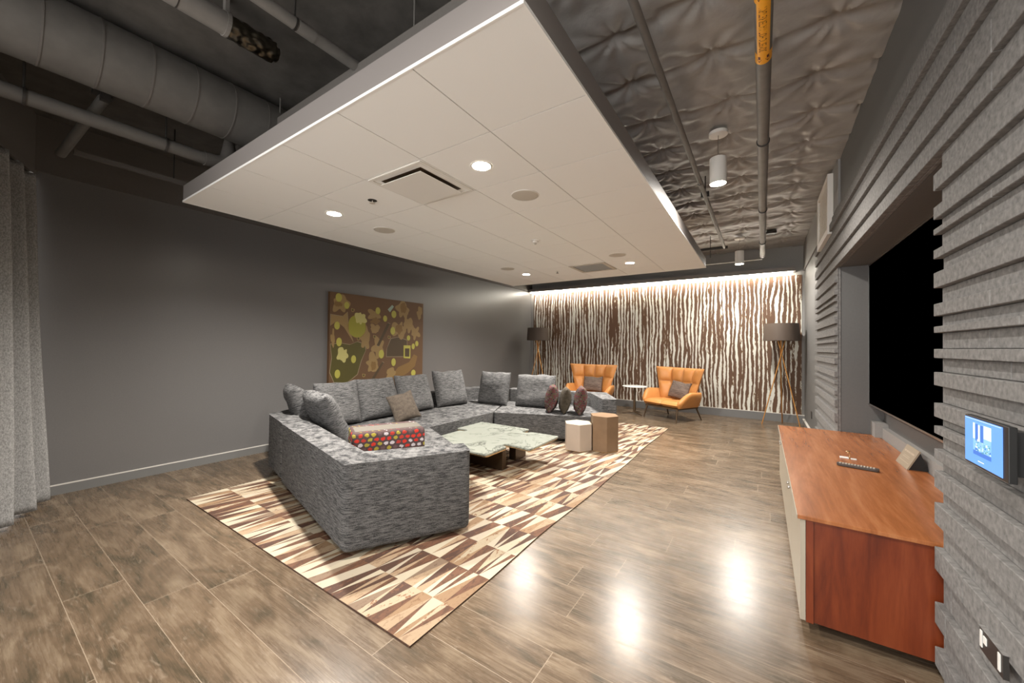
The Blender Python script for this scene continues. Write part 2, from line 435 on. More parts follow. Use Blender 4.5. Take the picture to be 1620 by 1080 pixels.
# felt strip cladding
ZR = [0.0, .066, .149, .251, .346, .489, .59, .692, .787, .853, .93, .978, 1.026, 1.092, 1.128, 1.166, 1.23, 1.306, 1.367, 1.428, 1.47, 1.54, 1.57, 1.615,
      1.671, 1.741, 1.811, 1.872, 1.914, 1.98, 2.008, 2.05, 2.107, 2.18, 2.255, 2.342, 2.411, 2.472, 2.59, 2.66, 2.734, 2.82, 2.901, 2.985]
def felt(y0, y1, rows, seed, endjit=True):
    rnd = random.Random(seed); b = MB()
    b.box(XR - 0.022, XR - 0.001, y0 + 0.004, y1 - 0.004, ZR[rows[0]], ZR[rows[-1] + 1])
    for k in rows:
        z0, z1 = ZR[k], ZR[k + 1]
        proud = (k % 2 == 1)
        y = y0 - rnd.uniform(0, 0.9) if endjit else y0
        while y < y1:
            L = rnd.choice([0.62, 0.9, 1.25, 1.25])
            a, c = max(y, y0 - (0 if not proud else 0.0)), min(y + L - 0.005, y1)
            if not proud and c == y1: c = y1 - 0.012
            dpt = 0.056 if proud else 0.032
            
            if c - a > 0.01:
                g = 0.0008
                b.box(XR - dpt, XR - 0.0225, a, c, z0 + g, z1 - g)
            y += L
    return b
nz = len(ZR) - 1
K = ZR.index(2.342)
struct('cladding_near', felt(YN, RY0 + 0.012, range(0, K), 3), M['felt'], bevel=0.002, seg=1)
struct('cladding_far', felt(RY1 - 0.012, 7.03, range(0, K), 5), M['felt'], bevel=0.002, seg=1)
struct('cladding_top', felt(YN, 7.03, range(K, nz), 11), M['felt'], bevel=0.002, seg=1)

# ------------------------------------------------------------------ suspended ceiling panel
PX0, PX1, PY0, PY1, PZ = -4.405, -0.747, 1.174, 6.66, 2.744
TS = 0.6096
t = thing('suspended_ceiling_panel', 'large white tiled suspended ceiling panel with dark taupe sides over the sofa', 'ceiling panel', (-2.58, 3.92, PZ))
obj('fascia', MB().box(PX0, PX1, PY0, PY1, PZ + 0.012, PZ + 0.15), M['fascia'], t)
mb = MB().box(PX0 + 0.006, PX1 - 0.006, PY0 + 0.006, PY1 - 0.006, PZ + 0.004, PZ + 0.012, 1)
for i in range(6):
    for j in range(9):
        g = 0.0028
        mb.box(PX0 + i * TS + g, PX0 + (i + 1) * TS - g, PY0 + j * TS + g, PY0 + (j + 1) * TS - g, PZ, PZ + 0.006, 0)
obj('tile_field', mb, [M['panel'], M['groove']], t)
obj('edge_trim', MB().box(PX0 - .004, PX1 + .004, PY0 - .004, PY0 + .004, PZ - 0.002, PZ + 0.014).box(PX0 - .004, PX1 + .004, PY1 - .004, PY1 + .004, PZ - 0.002, PZ + 0.014)
    .box(PX0 - .004, PX0 + .004, PY0 + .004, PY1 - .004, PZ - 0.002, PZ + 0.014).box(PX1 - .004, PX1 + .004, PY0 + .004, PY1 - .004, PZ - 0.002, PZ + 0.014), M['panel'], t)
for x, y in ((-4.0, 1.6), (-4.0, 6.2), (-1.15, 1.6), (-1.15, 6.2)):
    obj('hanger_rod', MB().tube([(x, y, PZ + 0.15), (x, y, ZC + 0.02)], 0.006, 8), M['dark'], t)

dl_where = [(-1.671, 2.093, 'recessed downlight at the front right of the white ceiling panel, brightest of all'),
            (-3.508, 2.09, 'recessed downlight at the front left of the white ceiling panel, nearest the grey left wall'),
            (-1.671, 5.717, 'recessed downlight at the far right of the white ceiling panel, beside the silver vent'),
            (-3.50, 5.70, 'recessed downlight at the far left of the white ceiling panel, smallest in view')]
for i, (x, y, lab) in enumerate(dl_where):
    if i == 0:
        dl = thing('recessed_downlight', lab, 'downlight', (x, y, PZ), 0, 'downlights in the white ceiling panel')
        obj('trim_ring', MB().lathe([(0.062, -0.001), (0.068, -0.004), (0.076, -0.004), (0.08, -0.0005)], (x, y, PZ), 40, caps=False), M['white'], dl, smooth=True)
        obj('lens', MB().lathe([(0.0005, -0.0025), (0.063, -0.0025), (0.063, -0.0005), (0.0005, -0.0005)], (x, y, PZ), 40), M['lamp'], dl)
        o = dl
    else:
        o = dup(dl, (x, y, PZ), lab)
    lamp('downlight_beam', 'SPOT', (x, y, PZ - 0.02), SPOT_W, parent=o, size=0.06, angle=150, blend=1.0)
sp_where = [(-1.679, 2.70, 'round ceiling speaker behind the front right downlight, largest in view'), (-3.52, 2.69, 'round ceiling speaker behind the front left downlight'),
            (-1.675, 5.13, 'round ceiling speaker in front of the far right downlight'), (-3.515, 5.126, 'round ceiling speaker in front of the far left downlight')]
for i, (x, y, lab) in enumerate(sp_where):
    if i == 0:
        s0 = thing('ceiling_speaker', lab, 'speaker', (x, y, PZ), 0, 'round speakers in the white ceiling panel')
        obj('grille', MB().lathe([(0.0005, -0.006), (0.09, -0.0055), (0.108, -0.004), (0.112, -0.0005)], (x, y, PZ), 40), M['grille'], s0, smooth=True)
        obj('rim', MB().lathe([(0.112, -0.0005), (0.112, -0.005), (0.118, -0.004), (0.119, -0.0005)], (x, y, PZ), 40, caps=False), M['white'], s0, smooth=True)
    else: dup(s0, (x, y, PZ), lab)
# plaque air diffuser
t = thing('air_diffuser', 'square white plaque air diffuser in the white ceiling panel, left of the brightest downlight', 'air vent', (-2.27, 2.08, PZ))
x0, x1, y0, y1 = -2.575, -1.967, 1.784, 2.393
obj('frame', MB().box(x0 + .012, x1 - .012, y0 + .012, y0 + .04, PZ - .008, PZ).box(x0 + .012, x1 - .012, y1 - .04, y1 - .012, PZ - .008, PZ)
    .box(x0 + .012, x0 + .04, y0 + .04, y1 - .04, PZ - .008, PZ).box(x1 - .04, x1 - .012, y0 + .04, y1 - .04, PZ - .008, PZ), M['white'], t, bevel=0.002)
mb = MB()
def dish(u, v):
    a, b = u * 2 - 1, v * 2 - 1
    r = max(abs(a), abs(b)); h = max(0, min(1, (r - 0.72) / 0.28))
    return (-2.271 + a * 0.265, 2.088 + b * 0.265, PZ - 0.0005 - 0.006 * (1 - h) )
obj('throat', MB().box(-2.491, -2.051, 1.868, 2.308, PZ - 0.002, PZ - 0.0005), M['table_leg'], t)
obj('plaque', MB().box(-2.271 - .222, -2.271 + .222, 2.088 - .222, 2.088 + .222, PZ - 0.034, PZ - 0.028), M['white'], t, bevel=0.003)
# silver return grille
t = thing('air_grille', 'silver louvred air grille near the far edge of the white ceiling panel', 'air vent', (-2.28, 5.74, PZ))
x0, x1, y0, y1 = -2.576, -1.967, 5.441, 6.05
obj('frame', MB().box(x0 + .01, x1 - .01, y0 + .01, y0 + .06, PZ - .01, PZ).box(x0 + .01, x1 - .01, y1 - .06, y1 - .01, PZ - .01, PZ)
    .box(x0 + .01, x0 + .06, y0 + .06, y1 - .06, PZ - .01, PZ).box(x1 - .06, x1 - .01, y0 + .06, y1 - .06, PZ - .01, PZ), M['grille'], t)
mb = MB()
for k in range(16):
    y = y0 + .07 + k * 0.031
    mb.add([(x0 + .06, y, PZ - .009), (x1 - .06, y, PZ - .009), (x1 - .06, y + .022, PZ - .001), (x0 + .06, y + .022, PZ - .001)], [(0, 1, 2, 3)])
obj('louvres', mb, new_mat('bright_silver', (0.75, 0.73, 0.70), 0.35, 0.5), t)
# small devices
t = thing('fire_sprinkler', 'small dark concealed sprinkler head left of the square air diffuser', 'sprinkler', (-2.89, 2.077, PZ))
obj('cup', MB().lathe([(0.005, -0.002), (0.034, -0.002), (0.04, -0.0005)], (-2.89, 2.077, PZ), 24), M['dark'], t)
obj('deflector', MB().lathe([(0.004, 0), (0.004, -0.02), (0.024, -0.022), (0.024, -0.026), (0.004, -0.026)], (-2.89, 2.077, PZ), 16), M['grille'], t)
t = thing('smoke_detector', 'small white sensor hanging at the middle of the white ceiling panel', 'sensor', (-2.284, 3.92, PZ))
obj('housing', MB().lathe([(0.005, -0.03), (0.03, -0.03), (0.034, -0.012), (0.055, -0.010), (0.058, -0.0005)], (-2.284, 3.92, PZ), 28), M['white'], t, smooth=True)
obj('stem', MB().lathe([(0.004, -0.052), (0.012, -0.05), (0.012, -0.03)], (-2.284, 3.92, PZ), 14), M['grille'], t)
t = thing('fire_sprinkler', 'tiny sprinkler head left of the silver air grille', 'sprinkler', (-2.90, 5.73, PZ))
obj('cup', MB().lathe([(0.03, -0.004), (0.04, -0.0005)], (-2.90, 5.73, PZ), 20), M['white'], t)
obj('deflector', MB().lathe([(0.004, 0), (0.004, -0.03), (0.02, -0.03), (0.02, -0.034), (0.004, -0.034)], (-2.90, 5.73, PZ), 12), M['dark'], t)

# ------------------------------------------------------------------ pendants
for i, (x, y, lab) in enumerate([(-0.35, 4.02, 'lit white cylinder pendant light, the nearer and larger of two'), (-0.35, 8.07, 'lit white cylinder pendant light hanging close to the striped wall'),
                                  (-0.35, -0.03, 'lit white cylinder pendant light at the near end of the room, above the viewpoint')]):  # last pendant is added out of view to light the near surfaces
    if i == 0:
        zc = 3.50
        pn = thing('cylinder_pendant_light', lab, 'pendant light', (x, y, 3.02), 0, 'cylinder pendants along the right side')
        obj('canopy', MB().lathe([(0.075, zc - 0.02), (0.08, zc - 0.018), (0.08, zc + 0.01)], (x, y, 0), 32), M['white'], pn, smooth=True)
        obj('cord', MB().tube([(x, y, 3.262), (x, y, zc - 0.02)], 0.0035, 8), M['steel'], pn)
        obj('lamp_shade', MB().lathe([(0.006, 3.265), (0.066, 3.265), (0.072, 3.26), (0.072, 3.02), (0.066, 3.02), (0.066, 3.032), (0.002, 3.032)], (x, y, 0), 36), M['white'], pn, smooth=True)
        obj('lens', MB().lathe([(0.0005, 3.024), (0.0655, 3.024), (0.0655, 3.031), (0.0005, 3.031)], (x, y, 0), 36), M['lamp'], pn)
        o = pn
    else: o = dup(pn, (x, y, 3.02), lab)
    lamp('pendant_beam', 'SPOT', (x, y, 3.01), PEND_W, parent=o, size=0.05, angle=174, blend=0.6)

# ------------------------------------------------------------------ pipes, ducts
def clamp_ring(name, c, r, parent, axis='y', m=None):
    rings = []
    mb = MB()
    mb.tube([(c[0], c[1] - 0.008, c[2]), (c[0], c[1] + 0.008, c[2])], r, 24)
    return obj(name, mb, m or M['dark'], parent, smooth=True)
# big round duct
t = thing('round_air_duct', 'large grey round air duct with ring seams at the top left', 'duct', (-3.59, 1.5, 3.33))
obj('shell', MB().tube([(-3.59, y, 3.325) for y in (-3.0, 0, 3, 6.2)], 0.212, 56), M['duct'], t, smooth=True)
for k in range(16):
    y = -0.20 + k * 0.235
    obj('seam_ring', MB().tube([(-3.59, y - .005, 3.325), (-3.59, y + .005, 3.325)], 0.2145, 56), M['bulk'], t, smooth=True)
# thin left pipe with elbow
t = thing('drain_pipe', 'grey pipe running below the large duct and ending in an elbow', 'pipe', (-4.0, 0.5, 3.05))
obj('pipe_run', MB().tube([(-4.0, -3.0, 3.05), (-4.0, -0.2, 3.05), (-4.0, 1.28, 3.05)], 0.05, 24), M['duct'], t, smooth=True)
obj('elbow', MB().tube([(-4.0, 1.20, 3.05), (-4.0, 1.30, 3.055), (-4.0, 1.36, 3.09), (-4.0, 1.38, 3.16), (-4.0, 1.38, 3.5)], 0.058, 24), M['bulk'], t, smooth=True)
for y in (0.25, 0.95):
    h = obj('hanger', MB().tube([(-4.0, y - .008, 3.05), (-4.0, y + .008, 3.05)], 0.056, 24), M['dark'], t)
    obj('rod', MB().tube([(-4.0, y, 3.10), (-4.0, y, ZC)], 0.007, 8), M['dark'], h)
t = thing('pipe_brace', 'short slanted grey pipe crossing behind the drain pipe at top left', 'pipe', (-4.3, 0.55, 3.1))
obj('rod', MB().tube([(-4.78, 0.49, 2.99), (-4.0, 0.62, 3.27)], 0.032, 18), M['duct'], t, smooth=True)
obj('bracket', MB().box(-4.06, -3.86, 0.55, 0.66, 3.26, 3.29).box(-3.98, -3.93, 0.58, 0.63, 3.2, 3.54), M['dark'], t)
t = thing('bracket_strut', 'thin dark strut low on the left ceiling beside the drain pipe', 'strut', (-4.75, 1.0, 3.0))
obj('angle_bar', MB().box(-4.80, -4.76, 0.56, 3.2, 3.02, 3.055), M['bulk'], t)
obj('rod', MB().tube([(-4.78, 2.2, 3.05), (-4.78, 2.2, ZC)], 0.006, 8), M['dark'], t)
obj('rod', MB().tube([(-4.78, 1.2, 3.05), (-4.78, 1.2, ZC)], 0.006, 8), M['dark'], t)
# foil wrapped pipe
t = thing('foil_wrapped_pipe', 'grey insulated pipe whose end is wrapped in crumpled black foil', 'pipe', (-2.68, 0.6, 3.37))
obj('insulation', MB().tube([(-2.68, -3.0, 3.37), (-2.68, 0.0, 3.37), (-2.68, 0.90, 3.37)], 0.064, 28), M['pipe'], t, smooth=True)
mb = MB()
mb.grid(lambda u, v: (lambda a, y, rr: (-2.68 + rr * math.cos(a), y, 3.37 + rr * math.sin(a)))(u * 2 * math.pi, 0.90 + v * 0.28,
        (0.064 + 0.010 * noise.noise(Vector((math.cos(u * 6.283) * 3, math.sin(u * 6.283) * 3, v * 9)))) * (1 if v < 0.93 else 0.7)), 48, 30)
mb.add([(-2.68 + 0.045 * math.cos(k * 0.2618), 1.18, 3.37 + 0.045 * math.sin(k * 0.2618)) for k in range(24)], [tuple(range(24))])
M['foil'] = new_mat('crumpled_dark_foil', (0.13, 0.115, 0.09), 0.28, 1.0)
obj('foil_wrap', mb, M['foil'], t, smooth='all', merge=True)
h = obj('clamp', MB().tube([(-2.68, 0.885, 3.37), (-2.68, 0.905, 3.37)], 0.069, 28), M['pipe'], t)
obj('strap', MB().box(-2.70, -2.66, 0.885, 0.905, 3.43, ZC), M['pipe'], h)
obj('seam_ring', MB().tube([(-2.68, 0.665, 3.37), (-2.68, 0.671, 3.37)], 0.0655, 28), M['dark'], t)
# third pipe
t = thing('ceiling_conduit', 'pale grey pipe at top centre running to the dark strut above the white panel', 'pipe', (-2.3, 0.8, 3.35))
obj('pipe_run', MB().tube([(-2.3, -3.0, 3.35), (-2.3, 0, 3.35), (-2.3, 1.62, 3.35)], 0.034, 22), M['pipe'], t, smooth=True)
obj('coupling', MB().tube([(-2.3, 1.12, 3.35), (-2.3, 1.22, 3.35)], 0.037, 22), M['pipe'], t, smooth=True)
h = obj('hanger', MB().tube([(-2.3, 1.10, 3.35), (-2.3, 1.112, 3.35)], 0.038, 22), M['dark'], t)
obj('rod', MB().tube([(-2.3, 1.106, 3.385), (-2.3, 1.106, ZC)], 0.006, 8), M['dark'], h)
t = thing('ceiling_strut', 'dark horizontal strut just above the near edge of the white ceiling panel', 'strut', (-2.6, 1.52, 3.3))
obj('channel', MB().box(-4.4, -0.9, 1.50, 1.56, 3.28, 3.31).box(-4.4, -0.9, 1.50, 1.51, 3.31, 3.35), M['bulk'], t)
for x in (-1.75, -3.4):
    obj('rod', MB().tube([(x, 1.53, 3.31), (x, 1.53, ZC)], 0.006, 8), M['duct'], t)

# main hot water pipe on the right
t = thing('hot_water_pipe', 'thick grey pipe with an orange label running along the right ceiling', 'pipe', (0.0, 4.0, 3.2))
PR, PXc, PZc = 0.041, 0.004, 3.2
obj('pipe_run', MB().tube([(PXc, YN + 0.2, PZc), (PXc, 2, PZc), (PXc, 8.36, PZc)], PR, 32), M['pipe'], t, smooth=True)
obj('elbow', MB().tube([(PXc, 8.30, PZc), (PXc, 8.40, PZc + 0.004), (PXc, 8.44, PZc + 0.03), (PXc, 8.46, PZc + 0.1), (PXc, 8.46, ZC)], PR + 0.004, 28), M['pipe'], t, smooth=True)
for y in (3.75, 5.6, 7.3):
    h = obj('hanger_ring', MB().tube([(PXc, y - .004, PZc - .004), (PXc, y + .004, PZc - .004)], PR + 0.007, 28), M['dark'], t)
    obj('rod', MB().tube([(PXc, y, PZc + PR), (PXc, y, ZC)], 0.004, 8), M['dark'], h)
M['orange'] = new_mat('orange_label_film', (1.0, 0.44, 0.015), 0.35)
M['ink'] = new_mat('dark_red_ink', (0.12, 0.015, 0.0), 0.5)
def wrap(u_arc, y, rad):      # arc length around the underside of the pipe
    a = u_arc / PR - math.pi / 2
    return (PXc + rad * math.cos(a), y, PZc + rad * math.sin(a))
mb = MB()
mb.grid(lambda u, v: wrap((u - 0.5) * 0.066 - 0.002, 2.20 + v * 0.38, PR + 0.0008), 12, 2)
mb.grid(lambda u, v: wrap((u - 0.5) * 2 * math.pi * PR, 2.58 + v * 0.09, PR + 0.0010), 40, 1)
mb.grid(lambda u, v: wrap((u - 0.5) * 2 * math.pi * PR, 2.11 + v * 0.09, PR + 0.0010), 40, 1)
lb = obj('pipe_label', mb, M['orange'], t, smooth='all')
lb['label'] = 'orange film label with dark red capitals and arrows'
def text_mb(s, size):
    cu = bpy.data.curves.new('lettering', 'FONT'); cu.body = s; cu.size = size; cu.align_x = 'CENTER'; cu.align_y = 'CENTER'
    ob = bpy.data.objects.new('lettering', cu); C.objects.link(ob)
    bpy.context.view_layer.update()
    me = bpy.data.meshes.new_from_object(ob.evaluated_get(bpy.context.evaluated_depsgraph_get()))
    vs = [tuple(v.co) for v in me.vertices]; fs = [tuple(p.vertices) for p in me.polygons]
    bpy.data.objects.remove(ob); bpy.data.curves.remove(cu)
    return vs, fs
vs, fs = text_mb('DOMESTIC HOT WATER RETURN', 0.03)
xs = [v[0] for v in vs]; ys = [v[1] for v in vs]
kx = 0.335 / (max(xs) - min(xs)); ky = 0.036 / (max(ys) - min(ys))
obj('lettering', MB().add([wrap(-(v[1] * ky) - 0.002, 2.39 - v[0] * kx, PR + 0.0016) for v in vs], fs), M['ink'], lb)
for yb in (2.625, 2.155):
    mb = MB()
    for k in range(6):
        c = (k - 2.5) * 0.043
        for pl in ([(-.006, -.026), (.006, -.026), (.006, 0.0), (-.006, 0.0)], [(-.013, 0.0), (.013, 0.0), (0, .026)]):
            mb.add([wrap(c + p[0], yb + p[1], PR + 0.0018) for p in pl], [tuple(range(len(pl)))])
    obj('arrow_marks', mb, M['ink'], lb)

# thin sprinkler pipe
t = thing('sprinkler_pipe', 'thin grey pipe along the right ceiling beside the white panel', 'pipe', (-0.574, 4, 3.3))
obj('pipe_run', MB().tube([(-0.574, YN + 0.2, 3.3), (-0.574, 2, 3.3), (-0.574, 7.78, 3.3)], 0.0235, 20), M['pipe'], t, smooth=True)
obj('coupling', MB().tube([(-0.574, 4.62, 3.3), (-0.574, 4.74, 3.3)], 0.029, 20), M['pipe'], t, smooth=True)
obj('hanger', MB().box(-0.62, -0.53, 5.02, 5.06, 3.285, 3.345).tube([(-0.574, 5.04, 3.33), (-0.574, 5.04, ZC)], 0.006, 8), M['dark'], t)
obj('branch', MB().tube([(-0.52, 7.8, 3.3), (-1.6, 7.8, 3.3)], 0.026, 18).tube([(-0.80, 7.8, 3.14), (-0.80, 7.8, ZC)], 0.006, 8), M['dark'], t, smooth=True)
t = thing('ceiling_conduit', 'very thin pale conduit crossing just in front of the striped wall at ceiling height', 'conduit', (-0.8, 8.5, 3.16))
obj('pipe_run', MB().tube([(0.0, 8.55, 3.165), (-3.2, 8.55, 3.165)], 0.009, 10), M['white'], t, smooth=True)
t = thing('exhaust_duct', 'grey duct elbow half hidden behind the far edge of the white panel', 'duct', (-3.1, 8.6, 3.4))
obj('shell', MB().tube([(-2.75, 7.2, 3.42), (-2.75, 8.75, 3.42), (-2.75, 8.95, 3.38), (-2.75, 9.02, 3.2)], [0.13, 0.13, 0.13, 0.11], 28), M['duct'], t, smooth=True)
obj('collar', MB().tube([(-2.75, 8.60, 3.42), (-2.75, 8.64, 3.42)], 0.136, 28), M['duct'], t, smooth=True)
t = tag(obj('insulation_pin', MB().lathe([(0.01, -0.02), (0.07, -0.015), (0.08, 0.0), (0.08, 0.03)], (0.13, 8.0, 3.5), 20), M['dark']), 'small dark round fitting on the ceiling right of the thick pipe', 'ceiling fitting')

# ------------------------------------------------------------------ mural and LED
mu = MB().box(XL + 0.10, XR - 0.045, YB - 0.012, YB, 0.171, 2.945)
tag(obj('wall_mural', mu, M['mural']), 'brown and white bark striped mural covering the far wall', 'mural')
t = thing('led_cove_light', 'long lit LED strip in a white channel above the striped mural', 'light', (-2.5, 9.25, 2.98))
obj('channel', MB().box(XL + 0.02, 0.55, 9.20, 9.38, 3.005, 3.02).box(XL + 0.02, 0.55, 9.20, 9.215, 3.02, 3.09), M['fascia'], t)
obj('diffuser', MB().box(XL + 0.06, 0.50, 9.225, 9.262, 2.978, 3.004), M['strip'], t)
# white grille high on right wall
t = thing('wall_air_grille', 'tall white air grille high on the right wall above the felt strips', 'air vent', (0.68, 6.1, 3.2))
obj('frame', MB().box(0.628, 0.70, 5.63, 5.70, 2.80, 3.50).box(0.628, 0.70, 6.50, 6.60, 2.80, 3.50).box(0.628, 0.70, 5.70, 6.50, 2.80, 2.88).box(0.628, 0.70, 5.70, 6.50, 3.44, 3.50), M['white'], t)
mb = MB()
for k in range(18): mb.box(0.64, 0.69, 5.70, 6.50, 2.895 + k * 0.03, 2.903 + k * 0.03)
obj('louvres', mb, M['white'], t)
obj('backing', MB().box(0.69, 0.699, 5.70, 6.50, 2.88, 3.44), M['dark'], t)

# ------------------------------------------------------------------ painting
DISCS = [(3.397, 2.199, 0.054, 0.066), (3.535, 2.088, 0.044, 0.054), (3.375, 1.757, 0.046, 0.06), (3.413, 1.501, 0.046, 0.066), (3.67, 1.225, 0.044, 0.062), (3.394, 1.0, 0.046, 0.066), (4.121, 2.052, 0.048, 0.058), (4.272, 1.927, 0.042, 0.053), (4.46, 2.016, 0.053, 0.064), (4.441, 1.718, 0.052, 0.069), (4.204, 1.302, 0.054, 0.073), (4.467, 1.154, 0.048, 0.068), (4.804, 1.599, 0.04, 0.048), (4.921, 1.44, 0.039, 0.053), (5.009, 1.495, 0.04, 0.051), (4.933, 0.938, 0.054, 0.057)]
TANS = [(3.42, 2.103, 0.14, 0.14), (4.056, 1.981, 0.119, 0.094), (4.061, 1.742, 0.089, 0.086), (4.137, 1.418, 0.102, 0.129), (4.022, 1.146, 0.118, 0.136), (4.396, 0.957, 0.108, 0.08), (4.677, 2.10, 0.139, 0.148), (4.581, 1.748, 0.136, 0.173), (4.8, 1.832, 0.107, 0.122), (4.973, 1.698, 0.104, 0.115), (5.066, 2.078, 0.063, 0.116), (3.312, 1.553, 0.036, 0.147), (3.88, 1.534, 0.095, 0.183)]
DTANS = [(3.391, 2.094, 0.058, 0.047), (4.078, 1.871, 0.089, 0.06), (4.581, 1.748, 0.079, 0.082), (4.053, 1.103, 0.06, 0.068), (4.676, 2.149, 0.07, 0.092)]
LYS = [(3.789, 1.886, 0.093, 0.112), (3.481, 1.297, 0.082, 0.119)]
PEAR = [(3.727, 1.76, 0.16, 0.187)]
OLIVE = [(3.275, 1.461), (3.452, 1.478), (3.599, 1.456), (3.732, 1.507), (3.872, 1.467), (3.893, 1.367), (3.811, 1.202), (3.742, 0.976), (3.635, 0.901), (3.549, 0.851), (3.347, 0.866), (3.271, 1.032), (3.3, 1.246)]
DOME = [(4.316, 1.257), (4.324, 1.401), (4.407, 1.571), (4.561, 1.602), (4.769, 1.551), (4.775, 1.25)]
ARC = [(4.419, 0.885), (4.571, 1.057), (4.825, 1.14), (4.943, 1.289), (5.031, 1.249), (4.972, 1.06), (4.804, 0.945), (4.711, 0.903), (4.441, 0.865)]
STAR = [(3.27, 1.921), (3.461, 1.904), (3.546, 1.982), (3.567, 1.752), (3.66, 1.505), (3.49, 1.74), (3.363, 1.819), (3.273, 1.752)]
BARS = [[(4.106, 1.452), (4.326, 1.852), (4.38, 1.837), (4.157, 1.436)], [(4.008, 0.876), (4.223, 1.166), (4.261, 1.148), (4.067, 0.872)]]
CARD = [(4.322, 2.09), (4.417, 2.179), (4.457, 2.152), (4.372, 2.044)]
FR1 = [(4.689, 1.457), (4.855, 1.455), (4.852, 1.211), (4.693, 1.221)]; FR2 = [(4.721, 1.40), (4.83, 1.40), (4.828, 1.243), (4.723, 1.25)]
t = thing('abstract_painting', 'unframed brown, tan and olive abstract painting with yellow discs on the left wall', 'painting', (XL + 0.02, 4.2, 1.5))
CX = XL + 0.055
pc = [new_mat(n, tuple(0.62 * v for v in c), 0.6) for n, c in (('brown_paint', (0.185, 0.092, 0.036)), ('tan_paint', (0.42, 0.27, 0.1)), ('ochre_paint', (0.3, 0.165, 0.045)), ('olive_paint', (0.115, 0.095, 0.012)),
      ('yellow_paint', (0.62, 0.56, 0.10)), ('pale_yellow_paint', (0.72, 0.64, 0.23)), ('lime_paint', (0.42, 0.39, 0.04)), ('pale_outline_paint', (0.42, 0.32, 0.20)), ('pale_teal_paint', (0.45, 0.58, 0.48)), ('umber_paint', (0.10, 0.06, 0.022)))]
obj('canvas', MB().box(XL + 0.001, CX, 3.255, 5.165, 0.74, 2.275), pc[0], t)
mb = MB(); LAY = [0]
def flat(pts, mi):
    LAY[0] += 1; x = CX + 0.0004 + LAY[0] * 0.00006
    pts = [(min(max(p[0], 3.257), 5.163), min(max(p[1], 0.742), 2.273)) for p in pts]
    mb.add([(x, p[0], p[1]) for p in pts], [tuple(range(len(pts)))], mi)
def outl(pts, k=0.008):
    cy = sum(p[0] for p in pts) / len(pts); cz = sum(p[1] for p in pts) / len(pts)
    return [(p[0] + k * (1 if p[0] > cy else -1), p[1] + k * (1 if p[1] > cz else -1)) for p in pts]
def ell(y, z, a, b, n=28, wob=0, seed=0):
    o = []
    for k in range(n):
        q = 2 * math.pi * k / n
        w = 1 + wob * (noise.noise(Vector((math.cos(q) * 1.6, math.sin(q) * 1.6, seed * 3.7))) * 1.6 + 0.25 * math.sin(q * 5 + seed))
        o.append((y + a * w * math.cos(q), z + b * w * math.sin(q)))
    return o
flat(outl(STAR), 7); flat(STAR, 1)
flat(outl(OLIVE), 7); flat(OLIVE, 3); flat(outl(DOME), 7); flat(DOME, 9); flat(ARC, 2)
for k, e in enumerate(TANS): flat(ell(*e, n=60, wob=0.42, seed=k + 1), 1)
for k, e in enumerate(DTANS): flat(ell(*e, n=40, wob=0.3, seed=k + 20), 2)
for b_ in BARS: flat(outl(b_, 0.006), 7); flat(b_, 9)
for e in PEAR: flat(ell(e[0], e[1], e[2] + .006, e[3] + .006, 40), 2); flat(ell(*e, n=40, wob=0.05, seed=2), 6)
for k, e in enumerate(LYS): flat(ell(*e, n=50, wob=0.38, seed=k + 40), 5)
for e in DISCS: flat(ell(e[0], e[1] - .006, e[2], e[3]), 6); flat(ell(*e), 4)
for p in ((3.64, 2.02), (4.06, 1.60), (4.36, 1.60), (3.86, 0.95), (3.75, 1.56)):
    flat(ell(p[0], p[1], .032, .032, 24, 0.3, 3), 1); flat(ell(p[0], p[1], .018, .018), 3)
flat(CARD, 8); flat(FR1, 4); flat(FR2, 9)
obj('painted_shapes', mb, pc, t, recalc=False)

# ------------------------------------------------------------------ rug
RX0, RX1, RRY0, RRY1 = -4.46, -1.412, 1.262, 7.262
mb = MB(); nx = 36; rh = 0.3158; ny = 19
cw = (RX1 - RX0) / nx
rnd = random.Random(4)
def rz(x, y): return 0.009 + 0.0025 * noise.noise(Vector((x * 2, y * 2, 0)))
def rx(x, y):
    return x + (0.008 * math.sin(y * 1.9) + 0.006 * math.sin(y * 4.1)) * (1 if x > RX1 - 0.01 else (x - RX0) / (RX1 - RX0))
V = lambda x, y: (rx(x, y), y, rz(x, y))
for j in range(ny):
    y0, y1 = RRY0 + j * rh, RRY0 + (j + 1) * rh
    for i in range(nx):
        x0, x1 = RX0 + i * cw, RX0 + (i + 1) * cw
        lightset = (0, 1, 3, 6); darkset = (2, 4, 5, 7, 4, 5)
        def pick(dark): return rnd.choice(darkset) if dark else rnd.choices((0, 1, 3, 6), (3, 3, 2, 2))[0]
        k = rnd.random(); dk = rnd.random() < 0.5
        if k < 0.55:
            mb.add([V(x0, y0), V(x1, y0), V(x1, y1)], [(0, 1, 2)], pick(dk)); mb.add([V(x0, y0), V(x1, y1), V(x0, y1)], [(0, 1, 2)], pick(not dk or rnd.random() < 0.2))
        elif k < 0.85:                      # two long slivers and one between them
            q = rnd.uniform(0.3, 0.7)
            p = V(x0 + (x1 - x0) * q, y1)
            mb.add([V(x0, y0), V(x1, y0), V(x1, y1)], [(0, 1, 2)], pick(dk)); mb.add([V(x0, y0), V(x1, y1), p], [(0, 1, 2)], pick(not dk)); mb.add([V(x0, y0), p, V(x0, y1)], [(0, 1, 2)], pick(dk))
        else:
            p = V(x0 + (x1 - x0) * rnd.uniform(0.3, 0.7), y0)
            mb.add([V(x0, y0), p, V(x0, y1)], [(0, 1, 2)], pick(dk)); mb.add([p, V(x1, y0), V(x1, y1)], [(0, 1, 2)], pick(dk)); mb.add([p, V(x1, y1), V(x0, y1)], [(0, 1, 2)], pick(not dk))
nseg = 60
